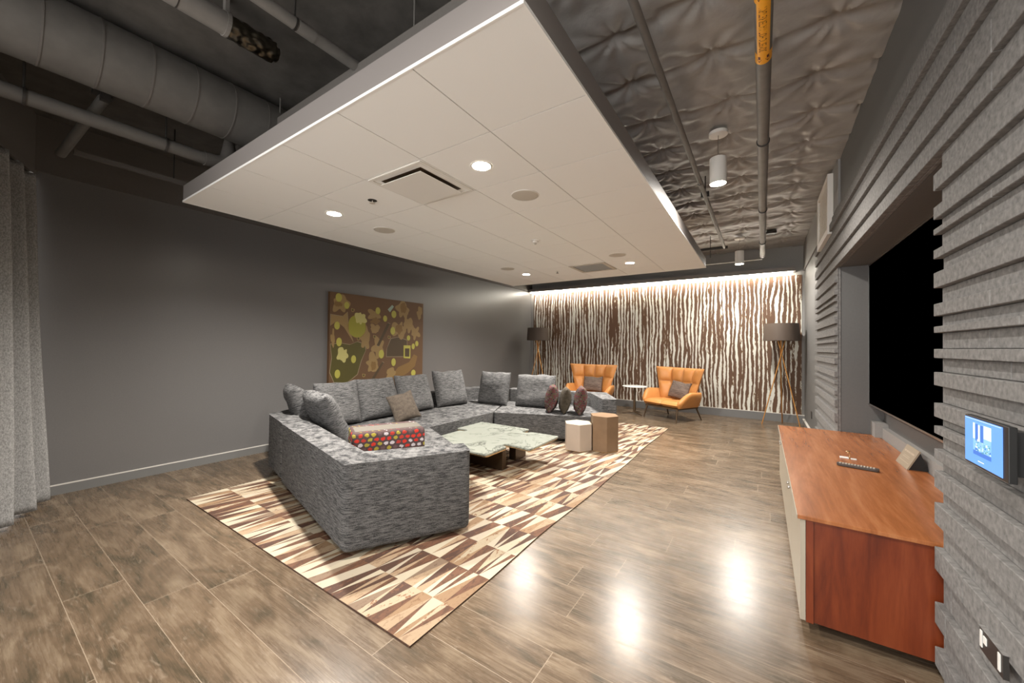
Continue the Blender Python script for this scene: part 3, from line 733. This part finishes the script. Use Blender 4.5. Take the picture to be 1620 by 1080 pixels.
for k in range(nseg):
    for X in (RX0, RX1):
        ya, yb = RRY0 + k * (RRY1 - RRY0) / nseg, RRY0 + (k + 1) * (RRY1 - RRY0) / nseg
        a, b_ = V(X, ya), V(X, yb); mb.add([a, b_, (b_[0], b_[1], 0), (a[0], a[1], 0)], [(0, 1, 2, 3)], 5)
    for Y in (RRY0, RRY1):
        xa, xb = RX0 + k * (RX1 - RX0) / nseg, RX0 + (k + 1) * (RX1 - RX0) / nseg
        a, b_ = V(xa, Y), V(xb, Y); mb.add([a, b_, (b_[0], b_[1], 0), (a[0], a[1], 0)], [(0, 1, 2, 3)], 5)
tag(obj('patchwork_hide_rug', mb, HIDES, recalc=False), 'large cream and brown patchwork hide rug of long triangles under the sofa', 'rug')

# ------------------------------------------------------------------ sofa
ZF = 0.012
sofa = thing('sectional_sofa', 'large heathered grey U-shaped sectional sofa standing on the hide rug', 'sofa', (-3.6, 4.05, ZF))
def lerp(a, b, k): return (a[0] + (b[0] - a[0]) * k, a[1] + (b[1] - a[1]) * k)
def mir(p, m=4.05): return (p[0], 2 * m - p[1])
P1, P2, P3, P4 = (-2.34, 1.495), (-1.885, 2.275), (-4.08, 1.905), (-4.78, 2.09)
P1i, P2i, P3i = (-2.52, 1.775), (-2.075, 2.405), (-4.02, 2.15)
F1, Pc = (-2.45, 2.85), (-3.52, 3.42)
F1f, Pcf = (-2.1, 5.34), (-3.52, 4.78)
SB, ST, BT = 0.05, 0.42, 0.648
def part(name, poly, z0, z1, bev, parent=sofa, seg=5, mat=None):
    return obj(name, MB().prism(poly, z0, z1), mat or M['sofa'], parent, bevel=bev, seg=seg, smooth='all')
def gap(poly, g=0.004):
    cx = sum(p[0] for p in poly) / len(poly); cy = sum(p[1] for p in poly) / len(poly)
    return [(p[0] + (g if p[0] < cx else -g), p[1] + (g if p[1] < cy else -g)) for p in poly]
# near wing
part('seat', gap([P3i, P1i, P2i, F1, Pc]), SB, ST, 0.055)
part('backrest', [P3, P1, P2, P2i, P1i, P3i], SB - 0.01, BT, 0.045)
# middle
Pl, Plf = (-4.96, 2.45), mir((-4.96, 2.45))
P3m = (P3[0] - 0.060, P3[1] + 0.030)
Mi = [(-4.07, 2.175), (-4.60, 2.34), (-4.71, 2.52), (-4.71, 5.58), (-4.60, 5.76), (-4.07, 5.925)]
P3mf = mir(P3m)
part('backrest', [P3m, P4, Pl, Plf, mir(P4), P3mf] + Mi[::-1], SB - 0.01, BT - 0.006, 0.045)
part('seat', gap([Mi[0], Pc, Pcf, Mi[5], Mi[4], Mi[3], Mi[2], Mi[1]]), SB, ST, 0.055)
# far wing
f = [mir(p) for p in (P3, P1, P2, P2i, P1i, P3i)]
part('backrest', f[::-1], SB - 0.01, BT, 0.045)
part('seat', gap([mir(P3i), Pcf, F1f, mir(P2i), mir(P1i)]), SB, ST, 0.055)
for x, y in ((-2.4, 1.75), (-2.1, 2.2), (-3.8, 2.1), (-4.7, 2.7), (-4.7, 5.4), (-3.7, 3.6), (-3.7, 4.6), (-2.3, 5.5), (-2.4, 6.3)):
    obj('foot', MB().tube([(x, y, 0.012), (x, y, SB)], 0.025, 12), M['black'], sofa)

def cushion_mb(w, h, t, n=5.0, seed=0, corner=0.0, wr=0.006, N=26):
    mb = MB()
    def side(sg):
        def fn(u, v):
            a, b = u * 2 - 1, v * 2 - 1
            a2 = math.sin(a * math.pi / 2) if n > 3 else a
            b2 = math.sin(b * math.pi / 2) if n > 3 else b
            th = (max(0, 1 - abs(a2) ** n) ** 0.5) * (max(0, 1 - abs(b2) ** n) ** 0.5)
            pin = 1 - corner * (1 - abs(b2) ** 2) * abs(a2) ** 3
            pinb = 1 - corner * (1 - abs(a2) ** 2) * abs(b2) ** 3
            x = a2 * w / 2 * pin; z = h / 2 + b2 * h / 2 * pinb
            q = Vector((x * 3.2 + seed * 7, z * 3.2, sg * 2 + seed))
            d = wr * noise.noise(q * 1.3) * 2.2 + wr * 0.7 * noise.noise(q * 4)
            # sagging: belly fuller below
            belly = 1 + 0.22 * (0.3 - b2 * 0.5)
            z += 0.012 * noise.noise(Vector((a2 * 1.5, seed, 3))) * (b2 + 1)
            return (x, sg * (t / 2 * th * belly + d * th), z)
        return fn
    mb.grid(side(-1), N, N); mb.grid(side(1), N, N, flip=True)
    return mb
def cushion(name, label, cat, base, yaw, lean, w, h, t, mat, n=5.0, seed=0, corner=0.0, group=None, roll=0, wr=0.006):
    o = obj(name, cushion_mb(w, h, t, n, seed, corner, wr), mat, smooth='all', merge=True, recalc=True)
    o.matrix_world = Matrix.Translation(base) @ Matrix.Rotation(yaw, 4, 'Z') @ Matrix.Rotation(-lean, 4, 'X') @ Matrix.Rotation(roll, 4, 'Y')
    tag(o, label, cat, group); return o
G = 'loose grey back cushions of the sectional sofa'
def bc(label, base, yaw, lean, w=0.62, h=0.58, t=0.19, seed=0, roll=0): return cushion('back_cushion', label, 'cushion', base, R(yaw), R(lean), w, h, t, M['sofa'], 5.0, seed, 0.03, G, R(roll), 0.010)
z0 = 0.425
bc('grey back cushion at the near left sofa corner, half hidden by the tilted one', (-4.62, 2.47, z0), 163, 20, 0.56, 0.57, 0.2, 1)
bc('grey back cushion tilted over the near backrest, seen from behind above the near arm', (-3.92, 2.40, z0), 167, 24, 0.74, 0.57, 0.2, 2)
bc('pale grey back cushion left of the painting corner, leaning on the left backrest', (-4.47, 2.80, z0), 84, 17, 0.56, 0.57, 0.19, 3)
bc('grey back cushion below the left half of the painting', (-4.49, 3.43, z0), 90, 17, 0.63, 0.58, 0.19, 4)
bc('dark grey back cushion behind the small brown pillow', (-4.49, 4.12, z0), 93, 18, 0.68, 0.59, 0.18, 5)
bc('dark grey back cushion just right of the painting', (-4.46, 4.88, z0), 80, 17, 0.64, 0.62, 0.19, 6)
bc('grey back cushion standing in the far left corner of the sofa', (-4.02, 5.42, z0), 2, 13, 0.62, 0.58, 0.19, 7)
bc('grey back cushion furthest right, beside the row of small pillows', (-3.26, 5.60, z0), 10, 14, 0.70, 0.56, 0.19, 8)
# throw pillows
cushion('throw_pillow', 'small plain brown throw pillow leaning against the dark grey back cushions', 'pillow', (-4.04, 3.54, z0), R(60), R(32), 0.37, 0.43, 0.15, M['pillow_brown'], 2.4, 9, 0.07, roll=R(-15))
cushion('throw_pillow', 'multicoloured small-patterned pillow on the far seat, leftmost of the row of three', 'pillow', (-2.86, 5.40, z0), R(-62), R(10), 0.42, 0.43, 0.20, M['tuft_small'], 2.4, 10, 0.06, 'row of three small pillows')
cushion('throw_pillow', 'plain dark brown pillow between two multicoloured pillows', 'pillow', (-2.625, 5.42, z0), R(-60), R(9), 0.42, 0.40, 0.17, M['pillow_dark'], 2.4, 11, 0.06, 'row of three small pillows')
cushion('throw_pillow', 'multicoloured small-patterned pillow on the far seat, rightmost of the row of three', 'pillow', (-2.385, 5.48, z0), R(-62), R(8), 0.42, 0.43, 0.19, M['tuft_small'], 2.4, 12, 0.06, 'row of three small pillows')
# boxy patterned cushion on near seat
bx = thing('box_cushion', 'boxy cushion with rows of red, white and yellow tufts behind the near sofa arm', 'cushion', (-2.88, 2.26, z0), R(62))
mb = MB().box(-0.31, 0.31, -0.19, 0.19, 0.0, 0.285)
obj('cover', mb, M['tuft_row'], bx, bevel=0.03, seg=4, smooth='all', world=False)
M['zip'] = mat_mottled('taupe_zip_band', (0.0975, 0.0845, 0.0683), 60, 0.1, 0.8, 0.1)
obj('zip_band', MB().box(-0.285, 0.29, -0.13, 0.075, 0.270, 0.2885), M['zip'], bx, bevel=0.006, seg=2, world=False)

# ------------------------------------------------------------------ coffee table
TZ = 0.315
t = thing('coffee_table', 'low white veined marble coffee table with notched edges on bronze plate legs', 'coffee table', (-2.85, 3.85, 0.012))
def rounded(poly, r=0.035, n=4):
    out = []
    L = len(poly)
    for i in range(L):
        p = Vector(poly[i]); a = Vector(poly[i - 1]); b = Vector(poly[(i + 1) % L])
        rr = min(r, (a - p).length * 0.45, (b - p).length * 0.45)
        s = p + (a - p).normalized() * rr; e = p + (b - p).normalized() * rr
        for k in range(n + 1):
            q = k / n; out.append(tuple((s * (1 - q) ** 2 + p * 2 * q * (1 - q) + e * q * q)))
    return out
TP = [(-3.39, 3.19), (-2.42, 3.17), (-2.42, 3.60), (-2.52, 3.60), (-2.52, 3.665), (-2.42, 3.665), (-2.42, 3.62), (-2.15, 3.62), (-2.17, 4.37), (-2.58, 4.37), (-2.58, 4.29), (-2.69, 4.29), (-2.69, 4.50),
      (-3.57, 4.50), (-3.57, 3.96), (-3.42, 3.96), (-3.42, 3.91), (-3.33, 3.91), (-3.33, 3.86), (-3.39, 3.86)]
TP = [(-3.39, 3.19), (-2.42, 3.17), (-2.42, 3.56), (-2.51, 3.58), (-2.51, 3.66), (-2.40, 3.66), (-2.15, 3.62), (-2.165, 4.37), (-2.56, 4.36), (-2.60, 4.29), (-2.69, 4.29), (-2.68, 4.50),
      (-3.57, 4.50), (-3.57, 3.95), (-3.40, 3.97), (-3.32, 3.94), (-3.33, 3.88), (-3.41, 3.87)]
TP = rounded(TP, 0.04)
obj('tabletop', MB().prism(TP, TZ - 0.022, TZ), M['marble'], t, bevel=0.006, seg=2)
obj('apron', MB().prism([lerp(p, (-2.87, 3.85), 0.012) for p in TP], TZ - 0.034, TZ - 0.0225), M['bronze_edge'], t)
for b_ in ((-3.15, -2.525, 3.62, 3.70), (-2.70, -2.60, 4.02, 4.27), (-3.35, -2.95, 3.90, 3.96), (-3.14, -3.06, 3.35, 3.62)):
    obj('leg', MB().box(b_[0], b_[1], b_[2], b_[3], 0.012, TZ - 0.035), M['table_leg'], t, bevel=0.004, seg=2)

# ------------------------------------------------------------------ hex stools
def hexa(c, r): return [(c[0] + r * math.cos(R(60 * k)), c[1] + r * math.sin(R(60 * k))) for k in range(6)]
for nm, c, h, m1, m2, lab in (('hexagonal_side_table', (-2.183, 5.015), 0.385, M['stool_light'], M['stool_top'], 'short pale beige hexagonal side table, lower of the touching pair'),
                              ('hexagonal_side_table', (-1.868, 5.203), 0.50, M['bronze'], M['bronze'], 'tall brown hexagonal side table, higher of the touching pair')):
    t = thing(nm, lab, 'side table', (c[0], c[1], 0.012), 0, 'touching hexagonal side tables')
    obj('body', MB().prism(hexa(c, 0.203), 0.012, h - 0.004), m1, t, bevel=0.002, seg=1)
    obj('top', MB().prism(hexa(c, 0.2035), h - 0.004, h), m2, t, bevel=0.001, seg=1)
    obj('edge_band', MB().prism(hexa(c, 0.2037), 0.0125, 0.02), M['bronze_edge'], t)

# ------------------------------------------------------------------ armchairs
def armchair(loc, yaw, label):
    t = thing('tufted_armchair', label, 'armchair', loc, yaw, 'orange armchairs')
    L = M['leather']
    zb, zt = 0.36, 1.04
    hs = [0.42, 0.58]
    def surf(u, v, off):
        # u -1..1 across, v 0..1 up
        hw = 0.40 + (0.585 - 0.40) * v ** 1.15
        wing = max(0, (abs(u) - 0.5) / 0.5)
        x = u * hw
        y = 0.27 + 0.13 * v - 0.20 * wing ** 1.3 * (0.75 + 0.25 * v)
        z = zb + v * (zt - zb) + 0.012 * abs(u) ** 3 * v
        return Vector((x, y, z))
    def fn(sg):
        def g(u, v):
            U = u * 2 - 1
            p = surf(U, v, 0)
            e = 0.01
            du = surf(min(U + e, 1), v, 0) - surf(max(U - e, -1), v, 0); dv = surf(U, min(v + e, 1), 0) - surf(U, max(v - e, 0), 0)
            nrm = dv.cross(du).normalized()      # towards the front
            if nrm.y > 0: nrm = -nrm
            if sg > 0:
                cu = (U + 1) * 2; fu = cu - math.floor(min(cu, 3.9999)); vs = 0.55
                fv = v / vs if v < vs else (v - vs) / (1 - vs)
                puff = (max(0, 1 - abs(2 * fu - 1) ** 2.4) ** 0.5) * (max(0, 1 - abs(2 * fv - 1) ** 2.4) ** 0.5)
                edge = min(1, (1 - abs(U)) * 14) * min(1, (1 - v) * 14)
                return tuple(p + nrm * (0.0 + 0.078 * puff + 0.020 * (edge ** 0.5)))
            edge = (max(0, 1 - abs(U) ** 8) ** 0.5) * (max(0, 1 - v ** 10) ** 0.5)
            return tuple(p - nrm * (0.055 * edge - 0.008))
        return g
    mb = MB().grid(fn(1), 64, 44); mb.grid(fn(-1), 64, 44, flip=True)
    obj('backrest', mb, L, t, smooth='all', world=False, recalc=True)
    # dark tubes along the backrest seams, painting in the shade of the creases
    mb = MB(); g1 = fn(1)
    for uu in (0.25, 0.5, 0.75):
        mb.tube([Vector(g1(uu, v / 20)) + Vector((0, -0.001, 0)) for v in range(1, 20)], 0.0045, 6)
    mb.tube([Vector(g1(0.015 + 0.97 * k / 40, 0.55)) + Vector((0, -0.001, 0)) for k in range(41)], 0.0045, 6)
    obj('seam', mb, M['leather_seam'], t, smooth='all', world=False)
    mb = MB()
    for s in (-1, 1):
        def top(u, v, s=s):
            x = s * (0.002 + u * 0.405); y = -0.36 + v * 0.66
            pf = (max(0, 1 - abs(2 * u - 1) ** 5) ** 0.5) * (max(0, 1 - abs(2 * v - 1) ** 7) ** 0.5)
            return (x, y - 0.02 * (1 - pf), 0.335 + 0.075 * pf - 0.02 * v)
        def bot(u, v, s=s):
            x = s * (0.002 + u * 0.405); y = -0.36 + v * 0.66
            pf = (max(0, 1 - abs(2 * u - 1) ** 8) ** 0.5) * (max(0, 1 - abs(2 * v - 1) ** 8) ** 0.5)
            return (x, y - 0.02 * (1 - pf), 0.335 - 0.065 * pf)
        mb.grid(top, 24, 30, flip=(s < 0)); mb.grid(bot, 24, 30, flip=(s > 0))
    obj('seat', mb, L, t, smooth='all', world=False)
    # arms
    for s in (-1, 1):
        rings = []
        N = 22
        for i in range(N + 1):
            q = i / N                         # front to back
            y = -0.33 + q * 0.60
            rise = math.sin(min(1, q / 0.42) * math.pi / 2) ** 0.9
            zt_ = 0.375 + 0.215 * rise - 0.03 * max(0, q - 0.5)
            xt = 0.43 + 0.10 * rise - 0.06 * max(0, q - 0.6) / 0.4
            x0_, z0_ = 0.395, 0.275
            endk = min(1, (1 - abs(2 * q - 1)) * 9) ** 0.5
            th = 0.016 + 0.030 * endk
            sec = []
            base = Vector((x0_, 0, z0_)); tip = Vector((xt, 0, zt_)); d = (tip - base).normalized(); nn = Vector((d.z, 0, -d.x))
            Lh = (tip - base).length
            for k in range(20):
                a = 2 * math.pi * k / 20
                ca, sa = math.cos(a), math.sin(a)
                along = Lh / 2 * (1 + math.copysign(abs(ca) ** 0.7, ca)); across = th * math.copysign(abs(sa) ** 0.8, sa) * (1.15 if ca > 0 else 1)
                p = base + d * along + nn * across
                sec.append((s * p.x, y - 0.05 * (along / Lh if Lh else 0) * (1 - q), p.z))
            rings.append(sec)
        obj('armrest', MB().ring_loft(rings), L, t, smooth='all', world=False)
    obj('base_frame', MB().box(-0.40, 0.40, -0.34, -0.30, 0.245, 0.27).box(-0.40, 0.40, 0.24, 0.28, 0.245, 0.27).box(-0.40, -0.36, -0.30, 0.24, 0.245, 0.27).box(0.36, 0.40, -0.30, 0.24, 0.245, 0.27)
        .box(-0.33, 0.33, -0.28, 0.22, 0.262, 0.275), M['table_leg'], t, world=False)
    for sx, sy, ox, oy in ((-1, -0.32, 0.04, -0.05), (1, -0.32, 0.02, -0.05), (-1, 0.26, 0.03, 0.12), (1, 0.26, 0.03, 0.12)):
        obj('leg', MB().tube([(sx * 0.37, sy, 0.25), (sx * (0.37 + ox), sy + oy, 0.0)], [0.02, 0.011], 12), M['table_leg'], t, smooth=True, world=False)
    return t
c1 = armchair((-1.555, 8.38, 0), R(-28), 'orange tufted armchair turned slightly left, right of the round white table')
c2 = dup(c1, (-3.37, 8.42, 0), 'orange tufted armchair behind the sofa end, left of the round white table', R(3))
def put(base_obj, local, yaw): return base_obj.matrix_world
def lumbar(loc, yaw, dx, label, roll):
    d = Matrix.Translation(loc) @ Matrix.Rotation(yaw, 4, 'Z') @ Vector((dx, 0.115, 0.415))
    cushion('lumbar_pillow', label, 'pillow', d, yaw, R(20), 0.47, 0.36, 0.13, M['pillow_taupe'], 2.6, 13, 0.04, roll=roll, group='taupe armchair pillows')
lumbar((-1.555, 8.38, 0), R(-28), 0.02, 'taupe woven pillow on the right orange armchair', R(6))
lumbar((-3.37, 8.42, 0), R(3), 0.0, 'taupe woven pillow on the left orange armchair', R(0))
# round side table
tx, ty = -2.35, 8.46
t = thing('round_side_table', 'small round white pedestal table between the orange armchairs', 'side table', (tx, ty, 0))
obj('tabletop', MB().lathe([(0.001, 0.598), (0.25, 0.598), (0.262, 0.606), (0.262, 0.61), (0.255, 0.614), (0.001, 0.614)], (tx, ty, 0), 48), M['marble_white'], t, smooth=True)
obj('pole', MB().tube([(tx, ty, 0.03), (tx, ty, 0.6)], 0.028, 20), M['table_leg'], t, smooth=True)
for a in (200, 320, 80):
    e = (tx + 0.26 * math.cos(R(a)), ty + 0.26 * math.sin(R(a)))
    obj('leg', MB().tube([(tx, ty, 0.05), (e[0], e[1], 0.012)], [0.018, 0.009], 10), M['table_leg'], t, smooth=True)

# ------------------------------------------------------------------ floor lamps
def floor_lamp(loc, rot, label):
    t = thing('tripod_floor_lamp', label, 'floor lamp', loc, rot, 'tripod floor lamps with dark shades')
    mb = MB().lathe([(0.262, 1.63), (0.255, 1.63), (0.238, 1.96), (0.245, 1.96)], n=56, caps=False)
    mb.lathe([(0.262, 1.63), (0.245, 1.96)], n=56, caps=False)
    obj('lamp_shade', MB().lathe([(0.298, 1.625), (0.278, 1.955), (0.273, 1.955), (0.293, 1.625), (0.298, 1.625)], n=56, caps=False), M['shade'], t, smooth=True, world=False, merge=True)
    obj('diffuser', MB().lathe([(0.001, 1.94), (0.272, 1.94), (0.272, 1.945), (0.001, 1.945)], n=40), M['shade'], t, world=False)
    for k, a in enumerate((200, 330, 85)):
        ca, sa = math.cos(R(a)), math.sin(R(a))
        obj('leg', MB().tube([(-0.10 * ca, -0.10 * sa, 1.78), (0.0 + 0.012 * math.cos(R(a + 90)), 0.012 * math.sin(R(a + 90)), 1.38), (0.33 * ca, 0.33 * sa, 0.0)], 0.0105, 10), M['gold'], t, smooth=True, world=False)
    obj('stem', MB().tube([(0, 0, 1.38), (0, 0, 1.94)], 0.008, 10).lathe([(0.02, 1.365), (0.026, 1.38), (0.02, 1.395)], n=16), M['gold'], t, smooth=True, world=False)
    return t
fl = floor_lamp((0.31, 8.95, 0), R(0), 'tripod floor lamp with dark drum shade at the right end of the striped wall')
dup(fl, (-4.97, 8.72, 0), 'tripod floor lamp with dark drum shade in the far left corner', R(30))

# ------------------------------------------------------------------ media console
CX0, CY0, CY1, CZ = 0.155, 2.47, 5.25, 0.60
t = thing('media_console', 'long low reddish wood media console below the wall screen', 'console', (0.55, 3.8, 0))
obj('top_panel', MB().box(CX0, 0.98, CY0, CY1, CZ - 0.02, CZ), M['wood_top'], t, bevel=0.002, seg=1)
obj('front_edge', MB().box(CX0 - 0.003, CX0 + 0.0005, CY0, CY1, CZ - 0.02, CZ + 0.0005), M['cream'], t)
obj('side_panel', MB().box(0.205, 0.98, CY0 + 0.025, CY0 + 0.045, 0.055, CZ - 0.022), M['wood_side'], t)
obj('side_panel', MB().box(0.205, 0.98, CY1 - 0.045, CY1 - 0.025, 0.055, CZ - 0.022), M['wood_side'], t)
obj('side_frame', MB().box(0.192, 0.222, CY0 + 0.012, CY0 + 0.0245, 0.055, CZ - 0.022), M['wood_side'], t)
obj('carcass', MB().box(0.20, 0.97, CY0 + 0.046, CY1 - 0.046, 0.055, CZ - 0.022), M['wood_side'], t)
obj('plinth', MB().box(0.30, 0.93, CY0 + 0.20, CY1 - 0.15, 0.0, 0.054), M['black'], t)
n = 4; dw = (CY1 - CY0 - 0.03) / n
for k in range(n):
    y0 = CY0 + 0.012 + k * dw
    d = obj('door', MB().box(0.168, 0.190, y0 + 0.002, y0 + dw - 0.002, 0.06, CZ - 0.024), M['cream'], t)
    yk = y0 + (dw - 0.05 if k % 2 == 0 else 0.05)
    obj('knob', MB().lathe([(0.004, 0), (0.004, 0.012), (0.011, 0.016), (0.011, 0.024), (0.002, 0.027)], n=16), M['steel'], d, world=False, smooth=True)
    kn = C.objects[-1]
    kn.rotation_euler = (0, R(-90), 0); kn.location = (0.168 - t.location.x, yk - t.location.y, 0.545)
# remote
t = thing('remote_control', 'black remote control with small buttons lying on the media console', 'remote', (0.58, 3.685, CZ), R(-12))
mb = MB().prism(rounded([(-0.115, -0.024), (0.115, -0.024), (0.115, 0.024), (-0.115, 0.024)], 0.02, 5), 0.0005, 0.020)
obj('body', mb, new_mat('charcoal_plastic', (0.06, 0.05, 0.045), 0.35), t, bevel=0.005, seg=3, smooth='all', world=False)
mb = MB()
for i in range(12):
    for j in range(3): mb.box(-0.10 + i * 0.0165, -0.09 + i * 0.0165, -0.016 + j * 0.0125, -0.008 + j * 0.0125, 0.020, 0.0235)
obj('buttons', mb, new_mat('beige_rubber', (0.42, 0.36, 0.29), 0.6), t, world=False)
# little white device with a brass stem
t = thing('desk_clip', 'tiny white clip with a metal stem behind the remote control', 'clip', (0.575, 3.98, CZ), R(-5))
obj('pad', MB().box(-0.055, 0.0, -0.02, 0.02, 0.0005, 0.008).box(0.01, 0.045, -0.03, 0.0, 0.0005, 0.007), M['marble_white'], t, bevel=0.002, world=False)
obj('stem', MB().tube([(0.0, 0, 0.004), (0.008, 0, 0.028), (0.0, 0.0, 0.045)], 0.004, 10).lathe([(0.004, 0.036), (0.013, 0.042), (0.013, 0.056), (0.004, 0.06)], (-0.004, 0, 0), 14), M['bronze_edge'], t, world=False, smooth=True)
# plaque
t = thing('desk_plaque', 'square taupe desk plaque with pale engraved lines leaning on the media console', 'plaque', (0.885, 3.99, CZ))
pm = new_mat('taupe_plaque_face', (0.29, 0.235, 0.17), 0.35)
def pl(s, h, o=0):  # s along y, h up the slope
    return (0.872 + h * 0.42 + o * -0.9, 4.125 - s, CZ + 0.001 + h * 0.907 + o * 0.42)
mb = MB(); F_ = [pl(0, 0, 0), pl(0.27, 0, 0), pl(0.27, 0.155, 0), pl(0, 0.155, 0)]; B_ = [pl(0, 0, -0.010), pl(0.27, 0, -0.010), pl(0.27, 0.155, -0.010), pl(0, 0.155, -0.010)]
B_ = [(p[0], p[1], max(p[2], CZ + 0.0008)) for p in B_]
mb.add(F_ + B_, [(0, 1, 2, 3), (7, 6, 5, 4), (0, 4, 5, 1), (1, 5, 6, 2), (2, 6, 7, 3), (3, 7, 4, 0)])
obj('face', mb, pm, t)
mb = MB(); rr = random.Random(2)
pm2 = new_mat('pale_engraving', (0.55, 0.47, 0.37), 0.5)
def strokes(s0, s1, h0, hh, step):
    s = s0
    while s < s1:
        w = step * rr.uniform(0.35, 0.75)
        mb.add([pl(s, h0, 0.0006), pl(s + w, h0, 0.0006), pl(s + w, h0 + hh, 0.0006), pl(s, h0 + hh, 0.0006)], [(0, 1, 2, 3)]); s += step
strokes(0.03, 0.235, 0.105, 0.013, 0.011); strokes(0.06, 0.19, 0.078, 0.004, 0.006); strokes(0.055, 0.20, 0.066, 0.005, 0.006); strokes(0.04, 0.235, 0.035, 0.004, 0.007)
obj('engraving', mb, pm2, t, recalc=False)
obj('stand', MB().add([(0.885, 3.87, CZ + 0.0008), (0.99, 3.87, CZ + 0.0008), (0.945, 3.87, CZ + 0.125), (0.885, 3.875, CZ + 0.0008), (0.99, 3.875, CZ + 0.0008), (0.945, 3.875, CZ + 0.125)],
    [(0, 1, 2), (5, 4, 3), (0, 3, 4, 1), (1, 4, 5, 2), (2, 5, 3, 0)]), M['black'], t)

# ------------------------------------------------------------------ wall screen
t = thing('wall_screen', 'very large black television screen mounted in the right wall recess', 'television', (0.95, 3.95, 0.9))
obj('screen', MB().box(0.918, 0.985, 2.70, 5.255, 0.918, 2.325), M['tvblack'], t)
obj('bezel', MB().box(0.914, 0.99, 2.69, 5.262, 0.903, 0.917).box(0.914, 0.99, 2.69, 5.262, 2.326, 2.338).box(0.914, 0.99, 2.69, 2.6995, 0.917, 2.326).box(0.914, 0.99, 5.2555, 5.262, 0.917, 2.326), M['steel'], t)
obj('mount', MB().box(0.986, 1.029, 3.2, 4.8, 1.2, 2.0), M['dark'], t)
# ------------------------------------------------------------------ tablet
t = thing('wall_tablet', 'small wall tablet with a blue screen on the felt strips', 'tablet', (0.62, 1.85, 1.16))
obj('mount', MB().box(0.612, 0.643, 1.735, 1.95, 1.095, 1.225), M['black'], t)
obj('body', MB().box(0.594, 0.612, 1.706, 1.985, 1.078, 1.242), M['black'], t, bevel=0.002, seg=2)
blue = mat_emit('lit_blue_screen', (0.085, 0.22, 0.60), 0.42)
scr = obj('screen', MB().box(0.5925, 0.5938, 1.735, 1.979, 1.086, 1.236), blue, t)
pm = [mat_emit('screen_pale', (0.62, 0.74, 0.9), 0.42), mat_emit('screen_deep_blue', (0.04, 0.13, 0.45), 0.3), mat_emit('screen_green', (0.08, 0.25, 0.22), 0.3), mat_emit('screen_mid_blue', (0.16, 0.33, 0.7), 0.4)]
mb = MB(); rr = random.Random(9)
def q4(ya, yb, za, zb, mi, o=0.0): mb.add([(0.5922 - o, ya, za), (0.5922 - o, yb, za), (0.5922 - o, yb, zb), (0.5922 - o, ya, zb)], [(0, 1, 2, 3)], mi)
ya, yb = 1.918, 1.798      # picture: far side is left
q4(ya, yb, 1.118, 1.222, 3)
q4(ya, ya - .012, 1.17, 1.222, 0, .0001); q4(ya - .015, ya - .035, 1.165, 1.221, 1, .0001); q4(ya - .035, ya - .045, 1.165, 1.218, 0, .0001); q4(ya - .05, ya - .07, 1.165, 1.22, 1, .0001); q4(ya - .072, yb, 1.18, 1.221, 0, .0001)
q4(ya, yb, 1.118, 1.132, 1, .0001)
for k in range(70):
    yy = rr.uniform(yb + .008, ya - .008); zz = rr.uniform(1.13, 1.165); q4(yy, yy - rr.uniform(.003, .010), zz, zz + rr.uniform(.002, .007), rr.choice([0, 2, 2, 3, 1]), .0002 + k * 1e-6)
q4(1.885, 1.845, 1.099, 1.1015, 0, .0001)
q4(1.975, 1.74, 1.2325, 1.2335, 0, .0001)
obj('display_picture', mb, pm, scr, recalc=False)
# floor box / outlet on felt wall
t = thing('wall_outlet_box', 'dark recessed outlet plate with white sockets low on the near felt wall', 'outlet', (0.64, 1.93, 0.47))
obj('plate', MB().box(0.632, 0.645, 1.853, 2.003, 0.432, 0.51), M['dark'], t)
obj('socket', MB().box(0.6295, 0.632, 1.985, 1.998, 0.445, 0.50), M['marble_white'], t)
obj('socket', MB().box(0.6295, 0.632, 1.867, 1.88, 0.445, 0.50), M['marble_white'], t)
obj('socket', MB().box(0.6295, 0.632, 1.955, 1.975, 0.468, 0.492), M['marble_white'], t)
obj('cover_lip', MB().box(0.629, 0.645, 1.845, 2.006, 0.511, 0.513), M['felt'], t)
tag(obj('wall_switch_plate', MB().box(0.690, 0.6985, 8.05, 8.13, 0.30, 0.42), M['black'], bevel=0.002), 'small black outlet plate low on the far right wall', 'outlet')

# ------------------------------------------------------------------ curtain
t = thing('window_curtain', 'heathered grey floor length curtain hanging at the left edge', 'curtain', (-5.0, 0.3, 0.03))
def curt(u, v):
    s = u * 2.1
    d0 = Vector((math.cos(R(-20)), math.sin(R(-20)), 0)); n0 = Vector((-d0.y, d0.x, 0))
    top = Vector((-5.555, 0.375, 0)) + d0 * s * 0.95
    bot = Vector((-5.36, 0.44, 0)) + Vector((math.cos(R(-25)), math.sin(R(-25)), 0)) * s
    k = 1 - v
    p = top.lerp(bot, k ** 1.15)
    ph = s * 2 * math.pi / 0.30 + 1.9 + 0.35 * math.sin(s * 5)
    amp = 0.055 + 0.045 * k
    w = amp * (math.sin(ph) + 0.25 * math.sin(2.3 * ph + 1 + 1.2 * k) + 0.3 * noise.noise(Vector((s * 4, v * 1.5, 0))))
    p = p + n0 * w + d0 * 0.015 * math.cos(ph)
    zb_ = 0.03 + 0.012 * math.sin(ph)
    return (p.x, p.y, zb_ + v * (2.985 - zb_))
o = obj('curtain_panel', MB().grid(curt, 260, 50), M['curtain'], t, smooth='all', recalc=False)
m_ = o.modifiers.new('solid', 'SOLIDIFY'); m_.thickness = 0.004
obj('curtain_track', angled((-5.56, 0.40), R(-20), 2.2, 0.03, 2.985, 2.995), M['dark'], t)
